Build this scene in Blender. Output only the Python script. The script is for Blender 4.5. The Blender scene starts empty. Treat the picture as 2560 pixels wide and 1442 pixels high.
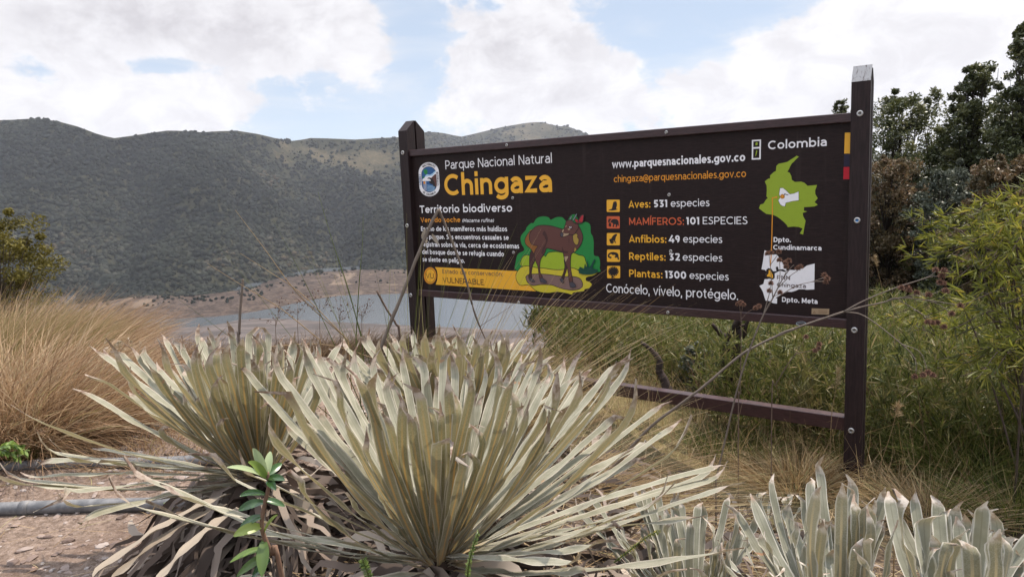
import bpy, math, random
import numpy as np
from mathutils import Vector, Matrix
rng = np.random.default_rng(7)
random.seed(7)
sc = bpy.context.scene
COL = sc.collection
rad = math.radians

# ------------------------------------------------------------------ camera, world, sun
CX, CY, F, EYE = 1280.0, 721.0, 1845.0, 1.5
_dn = np.array([559.0, 13014.0, F]); _dn /= np.linalg.norm(_dn)
_up = -_dn
_fw = np.array([0, 0, 1.0]) - _up[2] * _up; _fw /= np.linalg.norm(_fw)
_rt = np.cross(_fw, _up); _rt = _rt if _rt[0] > 0 else -_rt
RC = np.stack([_rt, _fw, _up])                       # camera (x right, y down, z forward) -> world
ORG = np.array([0, 0, EYE])
cam_d = bpy.data.cameras.new('camera'); cam = bpy.data.objects.new('camera', cam_d); COL.objects.link(cam)
cam_d.sensor_fit = 'HORIZONTAL'; cam_d.sensor_width = 36; cam_d.lens = F / 2560 * 36
cam_d.clip_start = 0.05; cam_d.clip_end = 20000
mw = Matrix.Identity(4)
for i in range(3):
    mw[i][0] = RC[i, 0]; mw[i][1] = -RC[i, 1]; mw[i][2] = -RC[i, 2]
mw[2][3] = EYE
cam.matrix_world = mw
cam_d.dof.use_dof = False
sc.camera = cam

SUN_AZ, SUN_EL = 52.0, 60.0                           # azimuth to the right of straight ahead, elevation
sd = Vector((math.sin(rad(SUN_AZ)) * math.cos(rad(SUN_EL)), math.cos(rad(SUN_AZ)) * math.cos(rad(SUN_EL)), math.sin(rad(SUN_EL))))
sun_l = bpy.data.lights.new('sun', 'SUN'); sun_l.energy = 4.3; sun_l.angle = rad(0.6); sun_l.color = (1.0, 0.895, 0.765)
sun = bpy.data.objects.new('sun', sun_l); COL.objects.link(sun)
sun.rotation_euler = sd.to_track_quat('Z', 'Y').to_euler()
sun.location = (0, 0, 30)

sc.view_settings.view_transform = 'Standard'; sc.view_settings.look = 'None'
sc.view_settings.exposure = 0.6; sc.view_settings.gamma = 1.0; sc.view_settings.use_curve_mapping = False
sc.cycles.max_bounces = 6; sc.cycles.transparent_max_bounces = 8; sc.cycles.diffuse_bounces = 3
sc.cycles.volume_bounces = 0


class NT:
    """small helper to wire shader nodes"""
    def __init__(s, tree):
        s.t = tree; s.n = tree.nodes; s.l = tree.links
    def new(s, typ, **kw):
        n = s.n.new(typ)
        for k, v in kw.items():
            setattr(n, k, v)
        return n
    def put(s, sock, v):
        if isinstance(v, bpy.types.NodeSocket): s.l.new(v, sock)
        elif isinstance(v, (tuple, list)) and sock.type == 'RGBA' and len(v) == 3: sock.default_value = (*v, 1)
        else: sock.default_value = v
    def m(s, op, a, b=None, c=None, clamp=False):
        n = s.new('ShaderNodeMath', operation=op, use_clamp=clamp)
        s.put(n.inputs[0], a)
        if b is not None: s.put(n.inputs[1], b)
        if c is not None: s.put(n.inputs[2], c)
        return n.outputs[0]
    def mix(s, f, a, b, typ='MIX'):
        n = s.new('ShaderNodeMix', data_type='RGBA', blend_type=typ, clamp_factor=True)
        s.put(n.inputs[0], f); s.put(n.inputs[6], a); s.put(n.inputs[7], b)
        return n.outputs[2]
    def noise(s, vec, scale, detail=4, rough=0.55, dist=0.0, dim='3D'):
        n = s.new('ShaderNodeTexNoise', noise_dimensions=dim)
        if vec is not None: s.l.new(vec, n.inputs['Vector'])
        n.inputs['Scale'].default_value = scale; n.inputs['Detail'].default_value = detail
        n.inputs['Roughness'].default_value = rough; n.inputs['Distortion'].default_value = dist
        return n.outputs[0]
    def ss(s, v, a, b):
        n = s.new('ShaderNodeMapRange', interpolation_type='SMOOTHSTEP')
        s.put(n.inputs[0], v); n.inputs[1].default_value = a; n.inputs[2].default_value = b
        return n.outputs[0]
    def attr(s, name):
        return s.new('ShaderNodeAttribute', attribute_name=name)
    def vmul(s, vec, k):
        n = s.new('ShaderNodeVectorMath', operation='MULTIPLY'); s.l.new(vec, n.inputs[0]); n.inputs[1].default_value = k
        return n.outputs[0]


def ray(px, py):
    return RC @ np.array([(px - CX) / F, (py - CY) / F, 1.0])
def at(px, py, r):                                    # point seen at a photo position, r metres away horizontally
    v = ray(px, py); return ORG + v * (r / math.hypot(v[0], v[1]))
def atz(px, py, z):
    v = ray(px, py); return ORG + v * ((z - EYE) / v[2])
def slope(px, py):
    v = ray(px, py); return v[2] / math.hypot(v[0], v[1])
def azim(px, py):
    v = ray(px, py); return math.atan2(v[0], v[1])
def proj(p):
    q = RC.T @ (np.asarray(p) - ORG); return CX + F * q[0] / q[2], CY + F * q[1] / q[2]

# ---- sky: clear-sky model with cumulus clouds laid out by direction
world = bpy.data.worlds.new('World'); sc.world = world; world.use_nodes = True
w = NT(world.node_tree); w.n.clear()
sky = w.new('ShaderNodeTexSky', sky_type='NISHITA', sun_disc=False, sun_elevation=rad(SUN_EL), sun_rotation=rad(SUN_AZ))
sky.altitude = 3000; sky.air_density = 1.0; sky.dust_density = 1.5; sky.ozone_density = 1.0
tc = w.new('ShaderNodeTexCoord'); sep = w.new('ShaderNodeSeparateXYZ'); w.l.new(tc.outputs['Generated'], sep.inputs[0])
X_, Y_, Z_ = sep.outputs
az = w.m('ARCTAN2', X_, Y_); el = w.m('ARCSINE', Z_)
comb = w.new('ShaderNodeCombineXYZ')
w.l.new(az, comb.inputs[0]); w.l.new(w.m('MULTIPLY', el, 1.45), comb.inputs[1])
cv = comb.outputs[0]
def blob(px, py, sx, sy, amp):
    a0 = azim(px, py); e0 = math.atan(slope(px, py))
    dx = w.m('DIVIDE', w.m('SUBTRACT', az, a0), sx / F); dy = w.m('DIVIDE', w.m('SUBTRACT', el, e0), sy / F)
    q = w.m('ADD', w.m('MULTIPLY', dx, dx), w.m('MULTIPLY', dy, dy))
    return w.m('MULTIPLY', w.m('EXPONENT', w.m('MULTIPLY', q, -1.0)), amp)
def blobs(lst):
    o = None
    for b in lst:
        v = blob(*b); o = v if o is None else w.m('ADD', o, v)
    return o
n1 = w.noise(cv, 8.5, 9, 0.58, 0.25)
n2 = w.noise(cv, 26.0, 6, 0.6)
cover = blobs([(300, 120, 420, 170, .22), (640, 60, 300, 110, .22), (130, 260, 240, 60, .18), (480, 250, 170, 80, .2), (900, 130, 110, 110, .16), (1300, 130, 210, 130, .3), (1400, 240, 260, 80, .22),
               (2100, 190, 420, 130, .32), (2450, 80, 260, 160, .3), (1880, 110, 60, 45, .16), (1560, 160, 50, 45, .14), (1040, 290, 80, 30, .16),
               (1040, 90, 85, 120, -.34), (980, 20, 90, 60, -.2), (700, 215, 170, 42, -.36), (900, 300, 190, 44, -.30), (1720, 95, 150, 95, -.42), (1640, 200, 50, 50, -.12), (1960, 20, 90, 40, -.22),
               (420, 165, 120, 24, -.40), (60, 200, 90, 42, -.24), (1540, 60, 60, 60, -.22), (1230, 20, 70, 30, -.1)])
dens = w.m('ADD', w.m('ADD', w.m('MULTIPLY', n1, 0.95), w.m('MULTIPLY', n2, 0.32)), cover)
cloud = w.ss(dens, 0.60, 0.73)
thin = w.ss(w.m('ADD', w.noise(w.vmul(cv, (1, 3.2, 1)), 5.0, 7, 0.6, 0.6), w.m('MULTIPLY', cover, 0.35)), 0.36, 0.72)
shade_b = blobs([(520, 55, 360, 60, .75), (180, 90, 160, 60, .3), (1300, 110, 130, 70, .75), (1360, 250, 130, 35, .6), (700, 170, 120, 40, .25), (2300, 250, 160, 50, .35), (430, 240, 60, 30, .2), (2030, 270, 120, 40, .25)])
sh = w.m('ADD', w.m('MULTIPLY', shade_b, w.ss(w.noise(cv, 15, 5, 0.6), 0.25, 0.65)), w.m('MULTIPLY', w.ss(w.noise(cv, 13, 7, 0.62, 0.4), 0.38, 0.66), 0.5))
white = w.mix(sh, (6.7, 6.62, 6.8), (4.5, 4.35, 4.6))
blue = w.mix(0.7, sky.outputs[0], (4.2, 4.9, 5.8))
base = w.mix(w.m('MULTIPLY', thin, 0.48), blue, (5.9, 6.0, 6.25))
final = w.mix(cloud, base, white)
low = w.mix(w.ss(el, -0.25, -0.02), (2.0, 2.0, 1.9), final)
overhead_fill = w.m('ADD', 1.0, w.m('MULTIPLY', w.ss(el, 0.35, 1.15), 2.4))   # overhead sky, out of view, brightened with elevation to add ambient light
vm = w.new('ShaderNodeVectorMath', operation='SCALE'); w.l.new(low, vm.inputs[0]); w.l.new(overhead_fill, vm.inputs[3])
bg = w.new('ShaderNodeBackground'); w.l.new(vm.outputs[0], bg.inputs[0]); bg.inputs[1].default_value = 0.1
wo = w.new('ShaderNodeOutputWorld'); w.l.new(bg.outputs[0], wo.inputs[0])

# ------------------------------------------------------------------ object helpers
def tag(o, label, cat, group=None, kind=None):
    if label: o['label'] = label
    if cat: o['category'] = cat
    if group: o['group'] = group
    if kind: o['kind'] = kind
    return o
def thing(name, loc, label, cat, group=None):
    o = bpy.data.objects.new(name, None); COL.objects.link(o); o.location = tuple(loc); o.empty_display_size = 0.1
    return tag(o, label, cat, group)
def mesh_np(name, V, Fq, mat, parent=None, attrs=None, smooth=True, cols=None, mats=None, midx=None):
    """V (n,3), Fq (m,3 or 4) -> one mesh object, world coordinates; kept in place under a parent"""
    V = np.asarray(V, np.float32).reshape(-1, 3); Fq = np.asarray(Fq, np.int32)
    if parent is not None: V = V - np.array(parent_loc(parent), np.float32)
    me = bpy.data.meshes.new(name); k = Fq.shape[1]; m = len(Fq)
    me.vertices.add(len(V)); me.vertices.foreach_set('co', V.ravel())
    me.loops.add(m * k); me.loops.foreach_set('vertex_index', Fq.ravel())
    me.polygons.add(m); me.polygons.foreach_set('loop_start', np.arange(0, m * k, k, dtype=np.int32))
    if midx is not None: me.polygons.foreach_set('material_index', np.asarray(midx, np.int32))
    for an, av in (attrs or {}).items():
        a = me.attributes.new(an, 'FLOAT', 'POINT'); a.data.foreach_set('value', np.asarray(av, np.float32).ravel())
    for an, av in (cols or {}).items():
        a = me.attributes.new(an, 'FLOAT_COLOR', 'POINT'); av = np.asarray(av, np.float32)
        a.data.foreach_set('color', np.concatenate([av, np.ones((len(av), 1), np.float32)], 1).ravel())
    me.update(calc_edges=True); me.validate()
    me.polygons.foreach_set('use_smooth', np.full(len(me.polygons), bool(smooth)))
    for mm in (mats or [mat]): me.materials.append(mm)
    o = bpy.data.objects.new(name, me); COL.objects.link(o)
    if parent is not None: o.parent = parent
    return o
def parent_loc(p):
    v = Vector((0, 0, 0))
    while p is not None: v += p.location; p = p.parent
    return tuple(v)

class Geo:
    """collects quads/tris (as quads with a repeated corner avoided: tris kept apart)"""
    def __init__(s): s.V = []; s.Q = []; s.A = {}; s.n = 0; s.mi = []
    def add(s, V, Q, mi=0, **attrs):
        V = np.asarray(V, float).reshape(-1, 3); Q = np.asarray(Q, int)
        if Q.shape[1] == 3: Q = np.concatenate([Q, Q[:, 2:3]], 1)
        s.V.append(V); s.Q.append(Q + s.n); s.n += len(V); s.mi.append(np.full(len(Q), mi))
        for k, v in attrs.items():
            s.A.setdefault(k, []).append(np.broadcast_to(np.asarray(v, float), (len(V),)))
    def build(s, name, mat, parent=None, smooth=True, mats=None):
        V = np.concatenate(s.V); Q = np.concatenate(s.Q); mi = np.concatenate(s.mi)
        tri = Q[:, 2] == Q[:, 3]
        A = {k: np.concatenate(v) for k, v in s.A.items()}
        if tri.any():                                # mixed: go through from_pydata-like route with tris only
            q = Q[~tri]; T = np.concatenate([Q[tri][:, :3], q[:, [0, 1, 2]], q[:, [0, 2, 3]]]); mi = np.concatenate([mi[tri], mi[~tri], mi[~tri]])
            return mesh_np(name, V, T, mat, parent, A, smooth, mats=mats, midx=mi)
        return mesh_np(name, V, Q, mat, parent, A, smooth, mats=mats, midx=mi)

def nrm(v):
    v = np.asarray(v, float); return v / np.maximum(np.linalg.norm(v, axis=-1, keepdims=True), 1e-9)

def ribbons(Cv, S, Wd, rnd=None):
    """Cv (N,K,3) centre lines, S (N,K,3) side vectors, Wd (N,K) half widths -> V, Q, attrs(rnd, vv)"""
    N, K, _ = Cv.shape
    V = np.stack([Cv - S * Wd[..., None], Cv + S * Wd[..., None]], 2).reshape(-1, 3)
    i = np.arange(N)[:, None] * (2 * K); j = np.arange(K - 1)[None] * 2
    b = (i + j).reshape(-1, 1); Q = np.concatenate([b, b + 1, b + 3, b + 2], 1)
    vv = np.broadcast_to(np.linspace(0, 1, K)[None, :, None], (N, K, 2)).reshape(-1)
    rr = np.repeat(rng.random(N) if rnd is None else rnd, 2 * K)
    return V, Q, dict(rnd=rr, vv=vv)

def bez2(a, b, c, K):
    t = np.linspace(0, 1, K)[None, :, None]
    return a[:, None] * (1 - t) ** 2 + b[:, None] * 2 * t * (1 - t) + c[:, None] * t ** 2

def smooth_path(pts, n=8):
    P = np.asarray(pts, float)
    if len(P) < 3: return np.stack([P[0] + (P[-1] - P[0]) * t for t in np.linspace(0, 1, n + 1)])
    E = np.concatenate([[2 * P[0] - P[1]], P, [2 * P[-1] - P[-2]]]); out = []
    for i in range(1, len(E) - 2):
        for t in np.linspace(0, 1, n, endpoint=False):
            a, b, c, d = E[i - 1], E[i], E[i + 1], E[i + 2]
            out.append(.5 * (2 * b + (c - a) * t + (2 * a - 5 * b + 4 * c - d) * t ** 2 + (3 * b - a - 3 * c + d) * t ** 3))
    out.append(E[-2]); return np.array(out)

def tube(g, path, r0, r1=None, sides=7, rough=0.0, mi=0, rr=0.5, cap=True, radii=None):
    P = np.asarray(path, float); n = len(P)
    r = np.linspace(r0, r0 if r1 is None else r1, n) if radii is None else np.asarray(radii)
    T = nrm(np.gradient(P, axis=0))
    ref = np.array([0, 0, 1.0]) if abs(T[0][2]) < 0.9 else np.array([1.0, 0, 0])
    U = nrm(np.cross(T, ref)); W = np.cross(T, U)
    a = np.arange(sides) / sides * 2 * math.pi
    jit = 1 + rough * (rng.random((n, sides)) - .5)
    V = P[:, None] + (r[:, None] * jit)[..., None] * (np.cos(a)[None, :, None] * U[:, None] + np.sin(a)[None, :, None] * W[:, None])
    V = V.reshape(-1, 3); Q = []
    for i in range(n - 1):
        for k in range(sides):
            k2 = (k + 1) % sides; Q.append((i * sides + k, i * sides + k2, (i + 1) * sides + k2, (i + 1) * sides + k))
    vv = np.repeat(np.linspace(0, 1, n), sides)
    if cap:
        m = len(V); V = np.concatenate([V, P[:1], P[-1:]]); vv = np.concatenate([vv, [0, 1]])
        for k in range(sides):
            k2 = (k + 1) % sides; Q.append((m, k2, k, k)); Q.append((m + 1, (n - 1) * sides + k, (n - 1) * sides + k2, (n - 1) * sides + k2))
    g.add(V, Q, mi, rnd=rr, vv=vv)

def prism(g, poly, o, ax, ay, az, h0, h1, mi=0):
    """closed prism: polygon (in ax, ay) pushed along az from h0 to h1; small fan caps (convex outlines)"""
    poly = np.asarray(poly, float); n = len(poly)
    B = o + poly[:, :1] * ax + poly[:, 1:2] * ay
    V = np.concatenate([B + az * h0, B + az * h1])
    Q = [(i, (i + 1) % n, n + (i + 1) % n, n + i) for i in range(n)]
    for i in range(1, n - 1):
        Q.append((0, i + 1, i, i)); Q.append((n, n + i, n + i + 1, n + i + 1))
    g.add(V, Q, mi, rnd=.5, vv=0)

# ------------------------------------------------------------------ materials
def new_mat(name):
    m = bpy.data.materials.new(name); m.use_nodes = True; t = NT(m.node_tree); t.n.clear()
    out = t.new('ShaderNodeOutputMaterial'); p = t.new('ShaderNodeBsdfPrincipled'); t.l.new(p.outputs[0], out.inputs[0])
    return m, t, p, out
def bump(t, p, h, strength=0.3, dist=0.01):
    b = t.new('ShaderNodeBump'); b.inputs['Strength'].default_value = strength; b.inputs['Distance'].default_value = dist
    t.l.new(h, b.inputs['Height']); t.l.new(b.outputs[0], p.inputs['Normal'])
def pos(t):
    return t.new('ShaderNodeNewGeometry').outputs['Position']

def ramp(t, v, stops):
    n = t.new('ShaderNodeValToRGB'); t.l.new(v, n.inputs[0]); e = n.color_ramp.elements
    while len(e) > 1: e.remove(e[-1])
    e[0].position = stops[0][0]; e[0].color = (*stops[0][1], 1)
    for q, c in stops[1:]:
        x = e.new(q); x.color = (*c, 1)
    return n.outputs[0]

def leafy(name, stops, trans=0.35, rough=0.6, tip=None, sheen=0.0, spec=0.3, nscale=None, patch=None):
    """blades and leaves: colour from the per-leaf random number, part of the light let through"""
    m, t, p, out = new_mat(name)
    c = ramp(t, t.attr('rnd').outputs['Fac'], stops)
    if tip: c = t.mix(t.ss(t.attr('vv').outputs['Fac'], tip[0], 1.0), c, tip[1])
    if patch: c = t.mix(t.m('MULTIPLY', t.ss(t.noise(pos(t), patch[0], 4, .6), patch[1], patch[1] + .16), .8), c, patch[2])
    if nscale: c = t.mix(t.ss(t.noise(pos(t), nscale, 3), .35, .7), c, t.mix(0.5, c, (0.02, 0.02, 0.01)))
    t.put(p.inputs['Base Color'], c); p.inputs['Roughness'].default_value = rough
    p.inputs['Specular IOR Level'].default_value = spec; p.inputs['Sheen Weight'].default_value = sheen
    if trans > 0:
        tr = t.new('ShaderNodeBsdfTranslucent'); t.put(tr.inputs[0], c)
        mx = t.new('ShaderNodeMixShader'); mx.inputs[0].default_value = trans
        t.l.new(p.outputs[0], mx.inputs[1]); t.l.new(tr.outputs[0], mx.inputs[2]); t.l.new(mx.outputs[0], out.inputs[0])
    return m

def flat(name, col, rough=0.5, spec=0.35, var=0.12, metal=0.0, nscale=60):
    m, t, p, out = new_mat(name)
    c = t.mix(t.m('MULTIPLY', t.ss(t.noise(pos(t), nscale, 5, .6), .3, .75), var * 2), col, tuple(x * .62 for x in col))
    t.put(p.inputs['Base Color'], c); p.inputs['Roughness'].default_value = rough; p.inputs['Metallic'].default_value = metal
    p.inputs['Specular IOR Level'].default_value = spec
    return m

# ------------------------------------------------------------------ park sign
SDX = np.array([0.80155741, -0.59791782, 0.0]); SN = np.array([-0.59791782, -0.80155741, 0.0]); UZ = np.array([0, 0, 1.0])
P0 = ORG + ray(2128.6, 206.8) * 3.3                   # front left top corner of the right post, below its bevel
def S(px, py, e=-0.034):                              # photo position -> (along, up) on a plane parallel to the sign's face
    r = ray(px, py); q = P0 + SN * e - ORG
    t = (q @ SN) / (r @ SN); v = ORG + r * t - P0; return v @ SDX, v[2]
def SP(s, t, e): return P0 + SDX * s + UZ * t + SN * e

m_wood, t, p, out = new_mat('dark_stained_wood')
ps = pos(t)
gr = t.noise(t.vmul(ps, (9, 9, 90)), 3.0, 6, .65, .3)
c = t.mix(t.ss(gr, .3, .75), (0.0105, 0.0050, 0.0048), (0.023, 0.0115, 0.0105))
c = t.mix(t.m('MULTIPLY', t.ss(t.noise(ps, 14, 5, .7), .60, .8), .4), c, (0.06, 0.045, 0.040))
scr = t.m('MULTIPLY', t.ss(t.noise(t.vmul(ps, (1.3, 1.3, 260)), 1.0, 3, .6), .66, .72), t.ss(t.noise(ps, 2.6, 3, .6), .48, .66))
c = t.mix(t.m('MULTIPLY', scr, .55), c, (.075, .055, .048))
c = t.mix(t.m('MULTIPLY', t.ss(t.noise(t.vmul(ps, (22, 22, 1.5)), 1.0, 5, .7), .55, .8), .28), c, (.06, .045, .038))
t.put(p.inputs['Base Color'], c); p.inputs['Roughness'].default_value = .6; p.inputs['Specular IOR Level'].default_value = .22
bump(t, p, gr, .25, .004)
m_post, t, p, out = new_mat('dark_stained_post')
ps = pos(t)
gr = t.noise(t.vmul(ps, (60, 60, 5)), 2.2, 6, .65, .4)
c = t.mix(t.ss(gr, .3, .75), (0.012, 0.0060, 0.0060), (0.030, 0.016, 0.0155))
t.put(p.inputs['Base Color'], c); p.inputs['Roughness'].default_value = .6; p.inputs['Specular IOR Level'].default_value = .28
bump(t, p, gr, .3, .004)
m_rail, t, p, out = new_mat('reddish_stained_rail')
gr = t.noise(t.vmul(pos(t), (9, 9, 90)), 3.0, 6, .65, .3)
t.put(p.inputs['Base Color'], t.mix(t.ss(gr, .3, .75), (0.022, 0.0085, 0.009), (0.055, 0.023, 0.024))); p.inputs['Roughness'].default_value = .42
bump(t, p, gr, .25, .004)
m_worn, t, p, out = new_mat('worn_pale_end_grain')
ps = pos(t); k = t.ss(t.noise(t.vmul(ps, (70, 70, 12)), 1.6, 7, .7, .5), .5, .66)
t.put(p.inputs['Base Color'], t.mix(k, (.42, .40, .39), (.10, .07, .065))); p.inputs['Roughness'].default_value = .7
m_bolt = flat('galvanised_bolt', (.52, .50, .48), .38, .5, .2, .75)
m_blueb = flat('blue_bolt_socket', (.05, .16, .34), .4)
m_boltc = flat('bolt_socket', (.12, .11, .10), .5)
PAINT = {}
def paint(name, col):
    m, t, p, out = new_mat('paint_' + name)
    k = t.ss(t.noise(pos(t), 45, 6, .7), .50, .80)
    t.put(p.inputs['Base Color'], t.mix(t.m('MULTIPLY', k, .28), col, tuple(x * .55 for x in col)))
    p.inputs['Roughness'].default_value = .45; p.inputs['Specular IOR Level'].default_value = .35
    PAINT[name] = len(PAINT); PAINTM.append(m)
PAINTM = []
for nm, col in dict(white=(.80, .77, .78), yellow=(.80, .40, .03), dark=(.014, .009, .009), red=(.55, .10, .035), orange=(.70, .27, .02), olive=(.55, .45, .03),
                    green=(.012, .20, .04), lime=(.30, .40, .02), map=(.26, .35, .02), brown=(.105, .038, .03), deepbrown=(.055, .02, .018), tan=(.38, .26, .16), rust=(.24, .09, .018), mud=(.20, .12, .105),
                    hoof=(.06, .055, .07), ear=(.38, .02, .03), horn=(.20, .24, .25), fern=(.004, .055, .035), gold=(.33, .22, .04), blue=(.02, .09, .24), paleblue=(.35, .55, .72), navy=(.012, .008, .03), crimson=(.48, .005, .02), plaque=(.33, .23, .14), sepia=(.19, .11, .06), gray=(.30, .36, .40)).items():
    paint(nm, col)

sign = thing('information_sign', SP(-1.35, -1.86, -.07), 'large dark brown wooden park sign on two posts with white and yellow lettering', 'park sign')

def box(g, s0, s1, t0, t1, e0, e1, bev=.003):         # a planed timber: chamfered cross-section along the sign or up it
    along = abs(s1 - s0) >= abs(t1 - t0)
    b = bev
    if along:
        poly = [(t0 + b, e0), (t1 - b, e0), (t1, e0 + b), (t1, e1 - b), (t1 - b, e1), (t0 + b, e1), (t0, e1 - b), (t0, e0 + b)]
        prism(g, poly, P0, UZ, SN, SDX, s0, s1)
    else:
        poly = [(s0 + b, e0), (s1 - b, e0), (s1, e0 + b), (s1, e1 - b), (s1 - b, e1), (s0 + b, e1), (s0, e1 - b), (s0, e0 + b)]
        prism(g, poly, P0, SDX, SN, UZ, t0, t1)

# depth of the posts from the visible inner side of the left one
sL1 = S(1016, 332, 0)[0]; sL0 = S(995.5, 332, 0)[0]
DEP = .05
while proj(SP(sL1, 0, -DEP))[0] < 1060 and DEP < .3: DEP += .002
BEV = S(2128.6, 206.8, 0)[1]
HR = .075
def post(s0, s1, top, DEP=DEP):
    g = Geo(); mid = -DEP / 2; gp = .0075
    for e0, e1, z0, z1 in ((0, mid + gp, top, top + HR), (mid - gp, -DEP, top + HR, top)):
        b = .002
        zz = lambda e: top + HR * (1 - abs(e - mid) / (DEP / 2))
        poly = [(e0, -2.35), (e1, -2.35), (e1, zz(e1)), (e0, zz(e0))]
        prism(g, poly, P0, SN, UZ, SDX, s0, s1)
    poly = [(mid + gp - .001, -2.3), (mid - gp + .001, -2.3), (mid - gp + .001, top + HR - .012), (mid + gp - .001, top + HR - .012)]
    prism(g, poly, P0, SN, UZ, SDX, s0 + .013, s1 - .013)
    o = g.build('post', m_post, sign, smooth=False)
    return o
post(sL0, sL1, 0.0)
DR = .066
pr = post(0.0, .08, 0.0, DR)
tag(pr, 'right post with its paint worn off the slanted top', None)
g = Geo()                                            # bare wood where the paint has come off the bevel
hh = math.hypot(HR, DR / 2 - .0075); nb = nrm(SN * HR + UZ * (DR / 2)); db = nrm(-SN * (DR / 2) + UZ * HR)
prism(g, [(.001, .001), (.079, .001), (.079, hh - .001), (.001, hh - .001)], P0, SDX, db, nb, .0005, .002)
g.build('worn_top', m_worn, pr, smooth=False)

sB0 = sL1 - .02
RT0, RT1 = -.172, -.130
g = Geo(); box(g, sL1, 0, -.126 - .99, -.15, -.062, -.034, .001); g.build('panel', m_wood, sign, smooth=False)
g = Geo(); box(g, sL1 + .001, -.001, RT0, RT1, -.064, -.012); g.build('top_rail', m_rail, sign, smooth=False)
g = Geo(); box(g, sL1 + .001, -.001, -1.123, -1.078, -.064, -.012); g.build('bottom_rail', m_rail, sign, smooth=False)
g = Geo(); box(g, sL1 + .001, -.001, -1.621, -1.553, -.072, -.012, .003); g.build('lower_rail', m_rail, sign, smooth=False)

def bolt(px, py, e, r, blue=False):
    s, tt = S(px, py, e); g = Geo(); c = SP(s, tt, e)
    prof = [(r, 0), (r, .002), (r * .86, .0045), (r * .55, .006), (r * .5, .0045), (0.0005, .004)]
    n = 14; a = np.arange(n) / n * 2 * math.pi; V = []
    for rr, h in prof: V += [c + SDX * rr * math.cos(x) + UZ * rr * math.sin(x) + SN * h for x in a]
    Q = [(k * n + i, k * n + (i + 1) % n, (k + 1) * n + (i + 1) % n, (k + 1) * n + i) for k in range(len(prof) - 1) for i in range(n)]
    mi = [1 if k // n >= 4 else 0 for k in range(len(Q))]
    for q, mm in zip([Q[:4 * n], Q[4 * n:]], (0, 1)): pass
    o = mesh_np('bolt', np.array(V), np.array(Q), None, sign, mats=[m_bolt, m_blueb if blue else m_boltc], midx=mi)
    return o
for px, py, bl in ((2150, 284, 0), (2143, 551, 1), (2136, 825, 0), (2128, 1076, 0), (1007, 382, 0), (1018, 564, 0), (1027, 738, 0)):
    b = bolt(px, py, .0004, .0145, bl)
    if bl: tag(b, 'bolt with a blue centre', None)
for px, py in ((1267, 363), (1666, 331), (1297, 756), (1670, 781)): bolt(px, py, -.0118, .0095)
for px, py in ((1282, 495), (1284, 631), (1673, 487), (1677, 628)): bolt(px, py, -.0338, .0095)

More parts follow.
